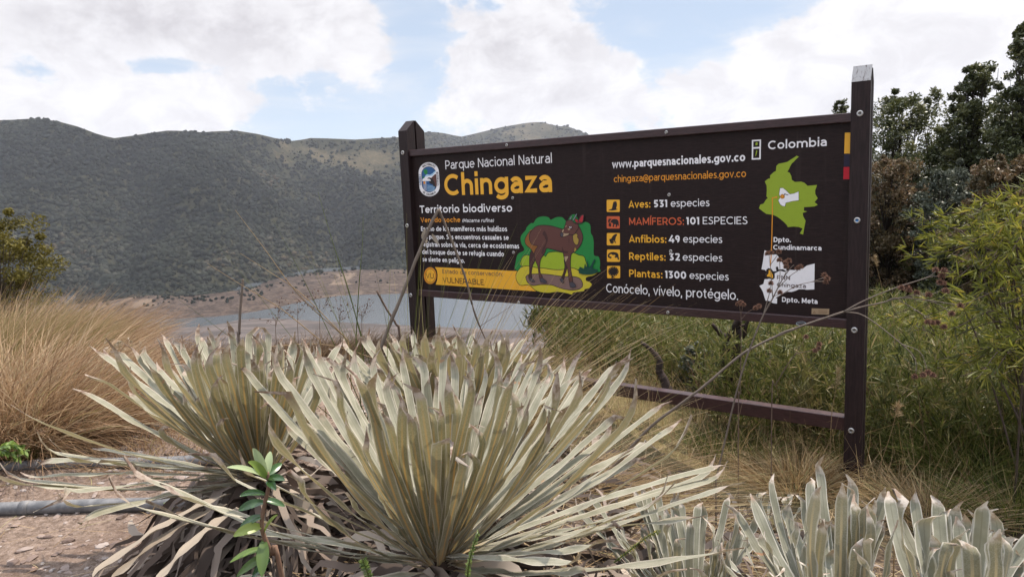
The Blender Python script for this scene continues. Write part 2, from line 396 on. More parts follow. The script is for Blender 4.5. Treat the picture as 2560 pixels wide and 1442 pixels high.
# ---- drawn outlines on the panel: each layer a fraction of a millimetre in front of the last
EF = -.0336
class Art:
    def __init__(s): s.me_v = []; s.me_f = []; s.mi = []; s.layer = 0; s.base = 0
    def fill(s, pts, col, photo=True, smooth=0, step=1):
        """filled outline (photo positions or sign coordinates), triangulated"""
        P = [S(*q) if photo else q for q in pts]
        if smooth:
            A = np.array([(x, y, 0) for x, y in P]); A = np.concatenate([A, A[:1]])
            E = np.concatenate([A[-2:-1], A, A[1:2]]); o = []
            for i in range(1, len(E) - 2):
                for t in np.linspace(0, 1, smooth, endpoint=False):
                    a, b, c, d = E[i - 1], E[i], E[i + 1], E[i + 2]
                    o.append(.5 * (2 * b + (c - a) * t + (2 * a - 5 * b + 4 * c - d) * t ** 2 + (3 * b - a - 3 * c + d) * t ** 3))
            P = [(q[0], q[1]) for q in o]
        from mathutils.geometry import tessellate_polygon
        T = tessellate_polygon([[Vector((x, y, 0)) for x, y in P]])
        b = len(s.me_v); e = EF + s.layer * .00012; s.layer += step
        s.me_v += [SP(x, y, e) for x, y in P]
        for a, bb, c in T:
            f = (b + a, b + bb, b + c)
            n = np.cross(s.me_v[f[1]] - s.me_v[f[0]], s.me_v[f[2]] - s.me_v[f[0]])
            s.me_f.append(f if n @ SN > 0 else f[::-1]); s.mi.append(PAINT[col])
    def line(s, pts, wid, col, photo=True, smooth=0, closed=False):
        P = [S(*q) if photo else q for q in pts]
        if closed: P = P + [P[0]]
        if smooth and len(P) > 2: P = [(q[0], q[1]) for q in smooth_path([(x, y, 0) for x, y in P], smooth)]
        P = [q for i, q in enumerate(P) if i == 0 or abs(q[0] - P[i - 1][0]) + abs(q[1] - P[i - 1][1]) > 1e-7]
        if len(P) < 2: return
        P = np.array(P, float); d = np.gradient(P, axis=0); d /= np.maximum(np.linalg.norm(d, axis=1, keepdims=True), 1e-9)
        if len(P) > 2:                               # mitred joins
            sg = np.diff(P, axis=0); sg /= np.maximum(np.linalg.norm(sg, axis=1, keepdims=True), 1e-9)
            d = np.concatenate([sg[:1], sg[:-1] + sg[1:], sg[-1:]]); L = np.linalg.norm(d, axis=1, keepdims=True)
            if closed: q = sg[-1] + sg[0]; d[0] = d[-1] = q; L = np.linalg.norm(d, axis=1, keepdims=True)
            d = d / np.maximum(L, 1e-6); k = np.ones(len(P)); k[1:-1] = np.minimum(2 / np.maximum(L[1:-1, 0], .8), 1.7)
            if closed: k[0] = k[-1] = min(2 / max(L[0, 0], .8), 1.7)
        else: k = np.ones(len(P))
        nn = np.stack([-d[:, 1], d[:, 0]], 1) * (wid / 2 * k)[:, None]
        b = len(s.me_v); e = EF + s.layer * .00012; s.layer += 1
        for q, v in zip(P, nn):
            s.me_v.append(SP(*(q - v), e)); s.me_v.append(SP(*(q + v), e))
        for i in range(len(P) - 1):
            a = b + 2 * i
            for f in ((a, a + 2, a + 3), (a, a + 3, a + 1)):
                s.me_f.append(f); s.mi.append(PAINT[col])
    def build(s, name, label=None, parent=None):
        o = mesh_np(name, np.array(s.me_v), np.array(s.me_f), None, parent or sign, mats=PAINTM, midx=s.mi, smooth=False)
        if label: o['label'] = label
        return o

# ---- a geometric sans lettering drawn with strokes (cap height 1, x-height .74)
XH = .74
def arc(cx, cy, rx, ry, a0, a1, n=18):
    return [(cx + rx * math.cos(rad(a)), cy + ry * math.sin(rad(a))) for a in np.linspace(a0, a1, n)]
def spl(pts, n=6): return [(q[0], q[1]) for q in smooth_path([(x, y, 0) for x, y in pts], n)]
def glyph(ch, w):
    h = w / 2; B = .74; r = B / 2; xr = B - h
    bowl = arc(r, XH / 2, r - h, XH / 2 - h, 0, 360, 30)
    V = lambda x, a, b: [(x, a), (x, b)]
    dot = lambda x, y: [(x, y - w * .6), (x, y + w * .6)]
    if ch == ' ': return [], .30
    if ch == 'o' or ch == 'ó':
        return [bowl] + ([[(r - .02, .86), (r + .12, 1.02)]] if ch == 'ó' else []), B
    if ch in 'aá':
        A = .62; x = A - h; q = .25
        g = [arc(x - q, XH - h - q, q, q, 145, 0, 12) + [(x, 0)], [(x, .44 - h * .3), (.24, .44 - h * .3)] + arc(.24, .23, .24 - h, .23 - h, 100, 270, 10) + [(x - .16, h), (x, .17)]]
        return g + ([[(.30, .86), (.44, 1.02)]] if ch == 'á' else []), A
    if ch == 'b': return [bowl, V(h, 0, 1.06)], B
    if ch == 'd': return [bowl, V(xr, 0, 1.06)], B
    if ch == 'p': return [bowl, V(h, -.27, XH)], B
    if ch == 'q': return [bowl, V(xr, -.27, XH)], B
    if ch == 'g': return [bowl, [(xr, XH), (xr, .06)] + arc(xr - (r - h), .06 - .02, r - h, .30 - h, 0, -148, 12)], B
    if ch == 'c': return [arc(r, XH / 2, r - h, XH / 2 - h, 46, 314, 22)], B * .9
    if ch in 'eé':
        return [[(h * 1.2, XH / 2 + .01), (xr, XH / 2 + .01)] + arc(r, XH / 2, r - h, XH / 2 - h, 3, 318, 24)] + ([[(r - .02, .86), (r + .12, 1.02)]] if ch == 'é' else []), B * .96
    N = .64; xn = N - h; rn = (N - w) / 2
    if ch == 'h' or ch == 'n': return [V(h, 0, 1.06 if ch == 'h' else XH), [(xn, 0), (xn, XH - h - rn)] + arc(N / 2, XH - h - rn, rn, rn, 0, 175, 14)], N
    if ch == 'u': return [V(xn, 0, XH), [(h, XH), (h, h + rn)] + arc(N / 2, h + rn, rn, rn, 180, 355, 14)], N
    if ch == 'm':
        q = (.56 - w) / 2 + h * .5; g = [V(h, 0, XH)]
        for k in (0, 1):
            x0 = h + k * 2 * q; g.append([(x0 + 2 * q, 0), (x0 + 2 * q, XH - h - q)] + arc(x0 + q, XH - h - q, q, q, 0, 175, 14))
        return g, w + 4 * q
    if ch == 'i': return [V(h, 0, XH), dot(h, .95)], w
    if ch == 'í': return [V(h, 0, XH), [(h - .02, .86), (h + .12, 1.04)]], w
    if ch == 'l': return [V(h, 0, 1.06)], w
    if ch == 'r': return [V(h, 0, XH), arc(h + .30, XH - h - .26, .30, .26, 178, 88, 9)], .40
    if ch == 's': return [spl([(.50 - h, .62), (.38, .715 - h * .8), (.25, XH - h), (.10 + h * .4, .66 - h * .3), (.08 + h * .5, .53), (.2, .41), (.36, .35), (.48 - h * .6, .25), (.44 - h * .5, .10), (.26, h), (.13, .03 + h * .8), (.0 + h * .4, .12)], 4)], .52
    if ch == 't': return [[(.19, .93), (.19, h + .16)] + arc(.19 + .16, h + .16, .16, .16, 180, 285, 8), [(0, XH - h), (.42, XH - h)]], .44
    if ch == 'f': return [[(.17, 0), (.17, .86)] + arc(.17 + .17, .87, .17, 1.06 - h - .87, 180, 70, 8), [(0, XH - h), (.42, XH - h)]], .40
    if ch == 'v': return [[(h * .6, XH), (.33, h * .6), (.66 - h * .6, XH)]], .66
    if ch == 'w': return [[(h * .6, XH), (.26, h * .6), (.5, XH - h), (.74, h * .6), (1 - h * .6, XH)]], 1.0
    if ch == 'z': return [[(.03, XH - h), (.54 - h * .6, XH - h), (.04 + h * .6, h), (.58, h)]], .58
    if ch == 'P': return [V(h, 0, 1), [(h, 1 - h), (.36, 1 - h)] + arc(.36, .675, .30 - h + .04, .325 - h, 90, -90, 14) + [(h, .35 + h)]], .70
    if ch == 'R': return [V(h, 0, 1), [(h, 1 - h), (.38, 1 - h)] + arc(.38, .66, .32 - h + .02, .34 - h, 90, -90, 14) + [(h, .32 + h)], [(.42, .34), (.68, 0)]], .72
    if ch == 'B': return [V(h, 0, 1), [(h, 1 - h), (.40, 1 - h)] + arc(.40, .76, .24, .24 - h, 90, -90, 10) + [(h, .52), (.44, .52)] + arc(.44, .26 + h / 2, .26, .26 - h / 2, 90, -90, 10) + [(h, h)]], .74
    if ch == 'D': return [V(h, 0, 1), [(h, 1 - h), (.36, 1 - h)] + arc(.36, .5, .46 - h, .5 - h, 90, -90, 18) + [(h, h)]], .84
    if ch == 'N': return [[(h, 0), (h, 1)], [(h, 1), (.78 - h, 0)], [(.78 - h, 0), (.78 - h, 1)]], .78
    if ch == 'M': return [V(h, 0, 1), [(h, .97), (.46, .2)], [(.46, .2), (.92 - h, .97)], V(.92 - h, 0, 1)], .92
    if ch == 'C': return [arc(.5, .5, .5 - h, .5 - h, 48, 312, 24)], .88
    if ch == 'O' or ch == 'Q': return [arc(.52, .5, .52 - h, .5 - h, 0, 360, 32)] + ([[(.6, .2), (.9, -.1)]] if ch == 'Q' else []), 1.04
    if ch == 'T': return [[(0, 1 - h), (.72, 1 - h)], V(.36, 0, 1 - h)], .72
    if ch == 'V': return [[(h * .6, 1), (.42, h * .6), (.84 - h * .6, 1)]], .84
    if ch == 'A': return [[(h * .6, 0), (.42, 1 - h * .6), (.84 - h * .6, 0)], [(.18, .27), (.66, .27)]], .84
    if ch == 'E' or ch == 'F': return [V(h, 0, 1), [(h, 1 - h), (.6, 1 - h)], [(h, .5), (.54, .5)]] + ([[(h, h), (.62, h)]] if ch == 'E' else []), .62
    if ch == 'L': return [[(h, 1), (h, h), (.58, h)]], .58
    if ch == 'I' or ch == 'Í': return [V(h, 0, 1)] + ([[(h - .02, 1.08), (h + .13, 1.24)]] if ch == 'Í' else []), w
    if ch == 'U': return [[(h, 1), (h, .34)] + arc(.37, .34, .37 - h, .34 - h, 180, 360, 16) + [(.74 - h, 1)]], .74
    if ch == 'S': return [spl([(.60 - h, .84), (.46, .95 - h * .7), (.31, 1 - h), (.14 + h * .3, .91 - h * .4), (.10 + h * .4, .74), (.22, .59), (.42, .49), (.58 - h * .4, .36), (.55 - h * .4, .14), (.32, h), (.14, .04 + h * .8), (.0 + h * .4, .16)], 5)], .64
    if ch == '0': return [arc(.35, .5, .35 - h, .5 - h, 0, 360, 28)], .70
    if ch == '1': return [[(0, 1 - h), (.30 - h, 1 - h), (.30 - h, 0)]], .32
    if ch == '2': return [spl([(.03 + h * .3, .80), (.14, .93 - h * .5), (.30, 1 - h), (.46, .93 - h * .5), (.52 - h * .3, .74), (.44, .55), (.06 + h, h)], 5) + [(.60, h)]], .60
    if ch == '3': return [[(.04, 1 - h), (.50 - h * .5, 1 - h), (.25, .58)] + arc(.27, .30, .31 - h, .30 - h, 88, -140, 14)], .60
    if ch == '4': return [[(.44, 1), (.05, .28), (.70, .28)], V(.50, 0, .55)], .70
    if ch == '5': return [[(.54, 1 - h), (.13 + h * .5, 1 - h), (.10 + h * .5, .56)] + arc(.27, .31, .31 - h, .31 - h, 96, -140, 14)], .60
    if ch == '9': return [arc(.31, .67, .31 - h, .33 - h, 0, 360, 22), [(.62 - h, .67)] + arc(.25, .60, .37 - h, .60 - h, 0, -80, 12)], .64
    if ch == '.': return [dot(w * .6, w * .6)], w * 1.1
    if ch == ',': return [[(w * .7, w * 1.1), (w * .3, -.16)]], w * 1.1
    if ch == ':': return [dot(w * .6, w * .6), dot(w * .6, .6)], w * 1.1
    if ch == '(': return [arc(.55, .42, .5, .68, 140, 220, 8)], .22
    if ch == ')': return [arc(-.30, .42, .5, .68, 40, -40, 8)], .22
    if ch == '@': return [arc(.5, .36, .17, .18, 0, 360, 18), [(.69, .54), (.69, .24)] + arc(.79, .26, .10, .10, 190, 350, 6) + arc(.5, .36, .46, .5, -8, 300, 26)], 1.0
    return [], .3
def advance(txt, w, track):
    x = 0
    for ch in txt: x += glyph(ch, w)[1] + track
    return x - track
def write(art, txt, x0, x1, y, cap, col, w=.13, track=.13, slant=0.0, rot=None):
    """letters from x0 to x1 on the sign (metres), standing on y"""
    W = advance(txt, w, track); kx = (x1 - x0) / W; x = 0.0
    sw = w * cap * min(1.0, .5 + .5 * kx / cap) if kx < cap else w * cap
    for ch in txt:
        st, ad = glyph(ch, w)
        for q in st:
            art.line([(x0 + (x + a + slant * b) * kx, y + b * cap) for a, b in q], sw, col, photo=False)
        x += ad + track
        art.layer = art.base + (art.layer - art.base) % 6
def wpx(art, txt, p0, p1, cap_px, col, **kw):
    """p0, p1: where the baseline starts and ends in the photograph; cap_px the height of a capital there"""
    a, b = S(*p0), S(*p1); c = S(p0[0], p0[1] - cap_px); y = (a[1] + b[1]) / 2
    write(art, txt, a[0], b[0], y, c[1] - a[1], col, **kw)

A = Art(); wpx(A, 'Parque Nacional Natural', (1114, 423), (1380, 408), 22, 'white', w=.115); A.build('lettering')
A = Art(); wpx(A, 'Chingaza', (1112, 488.5), (1381, 481), 53, 'yellow', w=.185, track=.10); A.build('lettering', 'large yellow park name')
A = Art(); wpx(A, 'Territorio biodiverso', (1050, 533), (1281, 529), 18.5, 'white', w=.175, track=.11); A.build('lettering')
A = Art(); wpx(A, 'Venado soche', (1052, 556), (1151, 555.5), 12, 'orange', w=.18, track=.12)
wpx(A, '(Mazama rufina)', (1156, 555.5), (1234, 555.5), 9, 'white', w=.15, slant=.2); A.build('lettering')
A = Art()
for txt, p0, p1 in (('Es uno de los mamíferos más huidizos', (1053, 578), (1268, 578)), ('del parque. Sus encuentros casuales se', (1054, 598), (1272, 599)), ('registran sobre la vía, cerca de ecosistemas', (1055, 617.5), (1298, 620)),
                    ('del bosque donde se refugia cuando', (1056, 636), (1260, 640)), ('se siente en peligro.', (1057, 654), (1162, 657))):
    wpx(A, txt, p0, p1, 11.5, 'white', w=.19, track=.12)
A.build('lettering')
A = Art(); wpx(A, 'www.parquesnacionales.gov.co', (1531, 421), (1863, 403), 19.5, 'white', w=.205, track=.12); A.build('lettering')
A = Art(); wpx(A, 'chingaza@parquesnacionales.gov.co', (1535, 456), (1865, 443), 17, 'orange', w=.13, track=.13); A.build('lettering')
for a, b, c, y0, y1, x, dx in (('Aves:', '531', 'especies', 520, 515.5, (1572, 1626, 1634, 1669, 1677, 1774), 0), ('MAMÍFEROS:', '101', 'ESPECIES', 563, 561, (1573, 1710, 1716, 1749, 1757, 1869), 1),
                           ('Anfibios:', '49', 'especies', 606.5, 607, (1573, 1666, 1673, 1700, 1708, 1806), 0), ('Reptiles:', '32', 'especies', 649.5, 653, (1573, 1664, 1673, 1700, 1707, 1806), 0),
                           ('Plantas:', '1300', 'especies', 692, 699, (1573, 1656, 1663, 1716, 1724, 1822), 0)):
    A = Art(); f = lambda q: y0 + (y1 - y0) * (q - 1572) / 200
    col = 'red' if dx else 'yellow'
    wpx(A, a, (x[0], f(x[0])), (x[1], f(x[1])), 18, col, w=.155 if dx else .17, track=.12)
    wpx(A, b, (x[2], f(x[2])), (x[3], f(x[3])), 18.5, 'white', w=.22, track=.10)
    wpx(A, c, (x[4], f(x[4])), (x[5], f(x[5])), 18.5, 'white', w=.125, track=.12); A.build('lettering')
A = Art(); wpx(A, 'Conócelo, vívelo, protégelo.', (1516, 733), (1845, 747), 22, 'white', w=.125, track=.13); A.build('lettering')
A = Art(); wpx(A, 'Colombia', (1920, 373), (2067, 366.5), 21.5, 'white', w=.17, track=.12); A.build('lettering')
A = Art(); wpx(A, 'Dpto.', (1934, 605), (1977, 606), 12.5, 'white', w=.20, track=.10); wpx(A, 'Cundinamarca', (1933, 624), (2054, 626), 12, 'white', w=.20, track=.10); A.build('lettering')
A = Art(); wpx(A, 'Dpto. Meta', (1955, 755), (2044, 759), 12.5, 'white', w=.20, track=.10); A.build('lettering')

def z4(x, y): return 1860 + x / 5.341, 330 + y / 5.341
def z5(x, y): return 1860 + x / 5.547, 570 + y / 5.547
def z2(x, y): return 1280 + x / 6.1375, 510 + y / 6.1375
def z1(x, y): return 1020 + x / 8.483, 370 + y / 8.483
def z3(x, y): return 1500 + x / 6.269, 480 + y / 6.269
def zl(f, s): return [f(*[float(v) for v in q.split(',')]) for q in s.split()]
# country map
A = Art()
A.fill(zl(z4, '705,318 732,332 690,372 665,400 640,420 612,470 600,500 578,532 610,545 632,590 638,640 680,668 760,664 805,678 850,720 975,708 965,745 950,780 952,830 985,885 942,938 985,972 940,995 875,1000 802,1004 800,1052 845,1062 785,1080 790,1125 823,1185 806,1270 790,1370 745,1355 783,1290 730,1268 660,1262 585,1270 570,1240 530,1200 490,1165 440,1130 385,1105 300,1095 250,1060 200,1020 218,970 260,958 290,910 318,880 300,862 305,780 303,720 278,660 325,625 348,622 350,580 400,535 428,520 432,455 465,425 520,415 580,400 640,360 665,345'), 'map')
A.fill(zl(z4, '478,748 520,745 560,775 595,812 615,828 665,820 733,790 735,918 650,928 560,950 552,998 505,990 478,965 455,912 482,875 466,835'), 'dark')
A.fill(zl(z4, '483,752 520,749 556,778 590,812 613,832 665,824 729,797 730,913 648,923 556,946 547,993 507,985 482,962 460,912 487,875 471,833'), 'white')
A.line(zl(z4, '490,845 540,842 545,825 560,836 592,840'), .0035, 'dark')
for r_, c_ in ((31, 'deepbrown'), (28, 'orange'), (19, 'deepbrown'), (16, 'orange')):
    A.fill([z4(514 + r_ * math.cos(a), 862 + r_ * math.sin(a)) for a in np.linspace(0, 2 * math.pi, 22)[:-1]], c_)
A.line(zl(z4, '440,872 380,880 380,1100 370,1500') + zl(z5, '378,380 366,520'), .0045, 'orange')
A.fill([z4(435 + 13 * math.cos(a), 872 + 13 * math.sin(a)) for a in np.linspace(0, 2 * math.pi, 12)[:-1]], 'orange')
A.build('country_map', 'lime green outline of the country with two regions in white')
A = Art()
A.fill(zl(z5, '285,308 340,330 400,372 440,365 470,385 500,440 540,490 570,540 590,575 600,600 640,580 700,585 760,560 820,560 870,520 980,492 975,850 860,855 840,848 760,848 720,868 660,885 600,882 520,925 460,948 458,1048 400,1040 350,1010 300,1005 285,960 265,890 240,840 215,800 270,775 285,710 330,705 300,660 310,600 290,580 243,572 262,470 272,400'), 'white')
A.fill(zl(z5, '310,575 340,555 380,565 405,600 450,598 440,540 470,532 480,575 540,570 590,600 560,608 500,590 450,615 425,630 428,690 400,715 350,700 320,710 290,700 305,640'), 'dark')
A.fill(zl(z5, '345,580 375,590 385,620 400,650 402,690 380,695 360,675 325,672 315,660 340,630'), 'yellow')
A.fill([z5(366 + 11 * math.cos(a), 518 + 11 * math.sin(a)) for a in np.linspace(0, 2 * math.pi, 12)[:-1]], 'orange')
A.base = A.layer
wpx(A, 'PNN', z5(457, 712), z5(640, 716), 10, 'deepbrown', w=.16); wpx(A, 'Chingaza', z5(455, 815), z5(860, 828), 10, 'deepbrown', w=.16)
A.build('region_map', 'white regional map with the park in yellow')
A = Art()
for s in ('115,118 218,112 216,208 115,216', '115,218 216,212 214,357 113,362'):
    P = zl(z4, s); A.line([P[0], P[1], P[2], P[3]], .007, 'white', closed=True)
A.fill(zl(z4, '165,140 178,135 185,160 178,178 155,180 152,160'), 'map'); A.fill(zl(z4, '170,240 178,255 168,300 155,330 152,320 160,270'), 'map')
A.build('inset_maps', 'two small framed island maps')
A = Art()
for c_, s in (('yellow', '1348,12 1424,10 1414,290 1338,290'), ('navy', '1337,294 1413,293 1410,466 1332,466'), ('crimson', '1331,470 1408,468 1406,632 1327,632')):
    A.fill(zl(z4, s), c_)
A.build('flag_stripe', 'vertical yellow, dark blue and red strip')
A = Art(); A.fill(zl(z5, '940,1112 1183,1120 1180,1200 936,1194'), 'plaque')
A.line(zl(z5, '960,1178 975,1150 990,1178'), .003, 'sepia', closed=True)
for k in range(3): A.line(zl(z5, '1030,%d 1150,%d' % (1140 + k * 18, 1143 + k * 18)), .002, 'sepia')
A.build('plaque', 'small tan plate in the lower corner')
EFS = EF; EF = -.0116
A = Art(); c5 = [z5(792 + 66 * math.cos(a), 1322 + 27 * math.sin(a)) for a in np.linspace(0, 2 * math.pi, 26)[:-1]]
def Sr(px, py): return S(px, py, -.012)
A.line([Sr(*q) for q in c5], .0022, 'gray', photo=False, closed=True); A.line([Sr(*q) for q in zl(z5, '722,1335 770,1318 830,1322 862,1320')], .002, 'gray', photo=False)
A.build('maker_mark', 'small pale oval mark on the bottom rail'); EF = EFS

# emblem
A = Art()
def stadium(x0, x1, y0, y1, n=14, sk=0.0):
    """upright oval with straight sides in close-up z1 positions, slightly sheared by the view"""
    cx = (x0 + x1) / 2; rx = (x1 - x0) / 2; ry = rx * 1.02; P = []
    for a in np.linspace(180, 0, n): P.append((cx + rx * math.cos(rad(a)) - sk, y0 + ry - ry * math.sin(rad(a))))
    for a in np.linspace(0, -180, n): P.append((cx + rx * math.cos(rad(a)) + sk, y1 - ry - ry * math.sin(rad(a))))
    return [z1(*q) for q in P]
A.fill(stadium(234, 666, 304, 1028, sk=8), 'white')
A.fill(stadium(290, 606, 392, 940, sk=6), 'dark'); A.fill(stadium(297, 599, 399, 933, sk=6), 'blue')
A.fill(zl(z1, '300,690 310,655 350,640 360,600 400,560 470,570 520,540 560,500 592,490 600,640 560,660 480,690 400,690'), 'paleblue')
A.fill(zl(z1, '300,705 315,660 380,610 440,600 520,590 590,500 598,700 480,700'), 'white')
A.fill(zl(z1, '602,560 570,560 530,600 490,640 540,700 560,820 607,820'), 'brown')
A.fill(zl(z1, '415,655 430,628 470,628 520,650 560,720 590,830 550,830 520,770 470,760 440,720 470,700 440,665'), 'dark')
A.line(zl(z1, '440,650 460,675 485,695'), .006, 'white')
A.fill(zl(z1, '330,500 345,465 385,452 415,480 418,530 390,565 360,555 345,530'), 'green'); A.fill(zl(z1, '315,615 340,600 355,620 340,645 320,638'), 'green')
for x_ in (345, 383): A.line(zl(z1, '%d,710 %d,905' % (x_ - 2, x_ + 2)), .0045, 'white')
A.fill(zl(z1, '330,712 370,708 372,760 332,765'), 'orange')
for k in range(5): A.line(zl(z1, '%d,%d %d,%d %d,%d' % (410, 790 + k * 28, 470, 800 + k * 27, 570, 825 + k * 20)), .003, 'paleblue', smooth=4)
def arctext(txt, cx, cy, R_, a0, a1, cap, flip=False, kx=1.0):
    n = len(txt)
    for i, ch in enumerate(txt):
        a = rad(a0 + (a1 - a0) * (i + .5) / n); st, ad = glyph(ch, .15)
        for q in st:
            P = []
            for u, v in q:
                u = (u - ad / 2) * cap * kx; v = (v - .5) * cap
                rr_ = R_ + (-v if flip else v); aa = a + (u if flip else -u) / R_
                P.append(z1(cx + rr_ * math.cos(aa), cy - rr_ * math.sin(aa)))
            A.line(P, .0028, 'dark')
        A.layer = 20 + A.layer % 5
A.layer = 20
arctext('NACIONALES', 446, 522, 176, 138, 40, 44, kx=.8); arctext('DE COLOMBIA', 458, 812, 172, 222, 318, 38, True, kx=.8)
for i, ch in enumerate('PARQUES'):
    st, ad = glyph(ch, .15)
    for q in st: A.line([z1(272 + 40 * (v - .5) * -1 + (7 * -i + 40) * -.12, 775 - i * 32 - (u - .3) * 32) if False else z1(268 - (v - .5) * -40 - i * 0.6, 780 - i * 33 - u * 30) for u, v in q], .0025, 'blue')
for i, ch in enumerate('NATURALES'):
    st, ad = glyph(ch, .15)
    for q in st: A.line([z1(630 + (v - .5) * 38 + i * 1.2, 512 + i * 33.5 + u * 30) for u, v in q], .0025, 'dark')
    A.layer = 20 + A.layer % 5
A.build('park_emblem', 'white oval emblem with a bird, mountain and river')

# status banner
def z6(x, y): return 1020 + x / 5.547, 500 + y / 5.547
A = Art()
A.fill(zl(z6, '375,930 1520,985 1600,1000 1775,1100 1775,1265 385,1172 405,1110 412,1040 400,975'), 'yellow')
ell = lambda cx, cy, a, b: [z6(cx + a * math.cos(q), cy + b * math.sin(q)) for q in np.linspace(0, 2 * math.pi, 30)[:-1]]
A.fill(ell(308, 1048, 90, 120), 'rust'); A.fill(ell(308, 1048, 84, 113), 'orange'); A.fill(ell(310, 1048, 70, 96), 'deepbrown'); A.fill(ell(310, 1048, 66, 91), 'yellow')
A.layer = A.base = 8
wpx(A, 'VU', z6(252, 1085), z6(360, 1088), 13, 'deepbrown', w=.13)
wpx(A, 'Estado de conservación:', z6(478, 1015), z6(1318, 1058), 10.5, 'sepia', w=.14); wpx(A, 'VULNERABLE', z6(485, 1142), z6(1055, 1180), 13.5, 'deepbrown', w=.13)
A.build('status_banner', 'yellow banner with a round badge at its left end')

# deer picture
A = Art()
def fo(s, col, ol=.004, sm=4, oc='dark'):             # filled shape with a drawn outline
    P = zl(z2, s); A.fill(P, col, smooth=sm)
    if ol: A.line(P, ol, oc, smooth=sm, closed=True)
fo('60,1010 55,900 90,770 190,705 145,610 135,500 210,400 225,360 290,295 330,292 380,220 470,190 560,205 595,242 680,205 770,205 840,262 900,180 960,160 1000,200 1040,300 1130,275 1200,320 1210,440 1240,500 1255,600 1258,780 1330,810 1352,900 1345,980 1310,1050 800,1060 300,1060', 'green', 0)
fo('142,950 140,860 190,790 270,790 330,840 420,850 490,785 515,805 560,745 680,730 760,740 830,760 930,740 1020,780 1100,800 1130,870 1130,985 800,1020 400,1000', 'lime')
fo('85,1030 150,965 260,948 370,975 500,985 640,1005 780,1005 900,975 1010,1010 1060,1060 1200,1075 1320,1050 1250,1100 1150,1125 1140,1170 1190,1190 1228,1230 1190,1290 1120,1310 1100,1340 950,1360 920,1392 840,1370 700,1350 540,1365 380,1335 290,1260 230,1240 130,1245 70,1170 62,1080', 'olive')
fo('210,1120 260,1080 400,1072 560,1080 780,1110 930,1110 1040,1140 1085,1220 1060,1290 950,1320 830,1310 720,1280 600,1240 440,1235 320,1250 240,1200', 'mud')
# far legs
fo('350,770 300,720 272,800 268,930 270,1060 255,1110 270,1135 308,1130 300,1060 320,940 350,880', 'deepbrown')
fo('800,860 812,960 790,1060 765,1120 772,1150 800,1150 806,1100 838,1010 850,900', 'deepbrown')
fo('315,400 250,450 202,540 215,620 290,690 350,770 380,700 400,650', 'rust')
# body and near legs
fo('315,395 370,345 470,325 600,335 700,362 790,385 900,360 1010,330 1070,430 1090,520 1060,620 1000,700 930,750 905,800 900,960 915,1060 935,1190 885,1200 868,1080 850,980 820,900 800,820 780,740 700,715 600,690 530,680 510,740 470,800 440,860 428,960 440,1060 470,1120 430,1145 412,1060 400,960 360,860 345,760 370,690 400,645 310,620 270,540 275,460', 'brown')
fo('500,410 470,465 500,500 520,590 470,680 455,760 490,750 520,650 552,560 545,490', 'deepbrown', 0)
fo('775,655 770,710 760,745 640,715 760,745 850,755 858,725 800,715', 'deepbrown', 0)
fo('805,805 868,800 850,850 825,890 812,850', 'tan', .002)
fo('965,660 995,700 955,735', 'gold', .002)
fo('935,480 980,452 1012,470 1008,510 1030,545 1015,615 980,625 945,570', 'gold', .003)
# head
fo('835,262 905,240 960,290 1010,300 1025,360 990,420 950,470 880,470 800,500 760,500 745,465 770,420 800,380 820,320', 'brown')
fo('745,470 755,442 790,440 830,450 880,450 865,475 790,502 760,500', 'tan', .002)
fo('745,470 752,445 780,440 795,465 780,500 758,498', 'hoof', .002)
fo('822,345 845,330 835,350', 'tan', 0); fo('770,420 795,385 800,410 780,435', 'tan', 0)
fo('870,355 895,338 935,350 925,385 890,390', 'deepbrown', 0); fo('882,352 905,345 920,358 900,370', 'white', 0, 2); fo('893,352 908,349 910,362 897,364', 'dark', 0, 2)
fo('862,380 895,378 900,392 870,398', 'tan', 0)
fo('975,300 1030,230 1060,175 1108,160 1108,220 1090,285 1040,300', 'brown'); fo('1030,262 1065,190 1100,170 1098,230 1080,280', 'ear', .002); fo('975,265 980,225 1020,250 1010,280', 'ear', .002)
fo('885,240 915,185 928,190 905,240', 'horn', .002); fo('935,248 992,152 1002,165 955,250', 'horn', .002)
for s in ('260,1135 300,1130 345,1165 358,1190 300,1190', '430,1140 470,1130 540,1185 530,1208 450,1195', '740,1150 790,1140 800,1205 770,1200', '890,1205 930,1190 980,1230 985,1265 950,1280 900,1265'): fo(s, 'hoof', .002, 3)
fo('1035,1060 1050,960 1110,990 1130,900 1150,985 1165,845 1190,980 1265,850 1285,870 1240,980 1325,1005 1290,1060 1180,1082', 'fern', 0, 2)
A.line(zl(z2, '880,520 885,600'), .002, 'dark', smooth=2)
A.build('deer_picture', 'painted brown deer standing in front of green bushes')

# five square icons
def icon(y, col, shapes, y2=0):
    A = Art(); P = []
    x0, x1 = 106 + y2, 310 + y2; q = 14
    for cx_, cy_, a0 in ((x1 - q, y + q, -90), (x1 - q, y + 192 - q, 0), (x0 + q, y + 192 - q, 90), (x0 + q, y + q, 180)):
        P += [z3(cx_ + q * math.cos(rad(a)), cy_ + q * math.sin(rad(a))) for a in np.linspace(a0, a0 + 90, 5)]
    A.fill(P, col)
    for s in shapes:
        if isinstance(s, tuple): A.line(zl(z3, s[0]), s[1], s[2], smooth=3)
        else: A.fill(zl(z3, s), 'dark', smooth=2)
    A.build('species_icon')
icon(122, 'yellow', ['132,295 150,275 185,262 195,220 205,180 215,150 225,160 232,135 242,150 252,145 262,165 268,195 262,230 255,262 280,268 262,280 240,285 200,292 160,290'])
pts = ' '.join('%d,%d' % (160 + (44 if k % 2 else 27) * math.cos(a), 455 + (52 if k % 2 else 30) * math.sin(a)) for k, a in enumerate(np.linspace(1.2, 5.6, 23)))
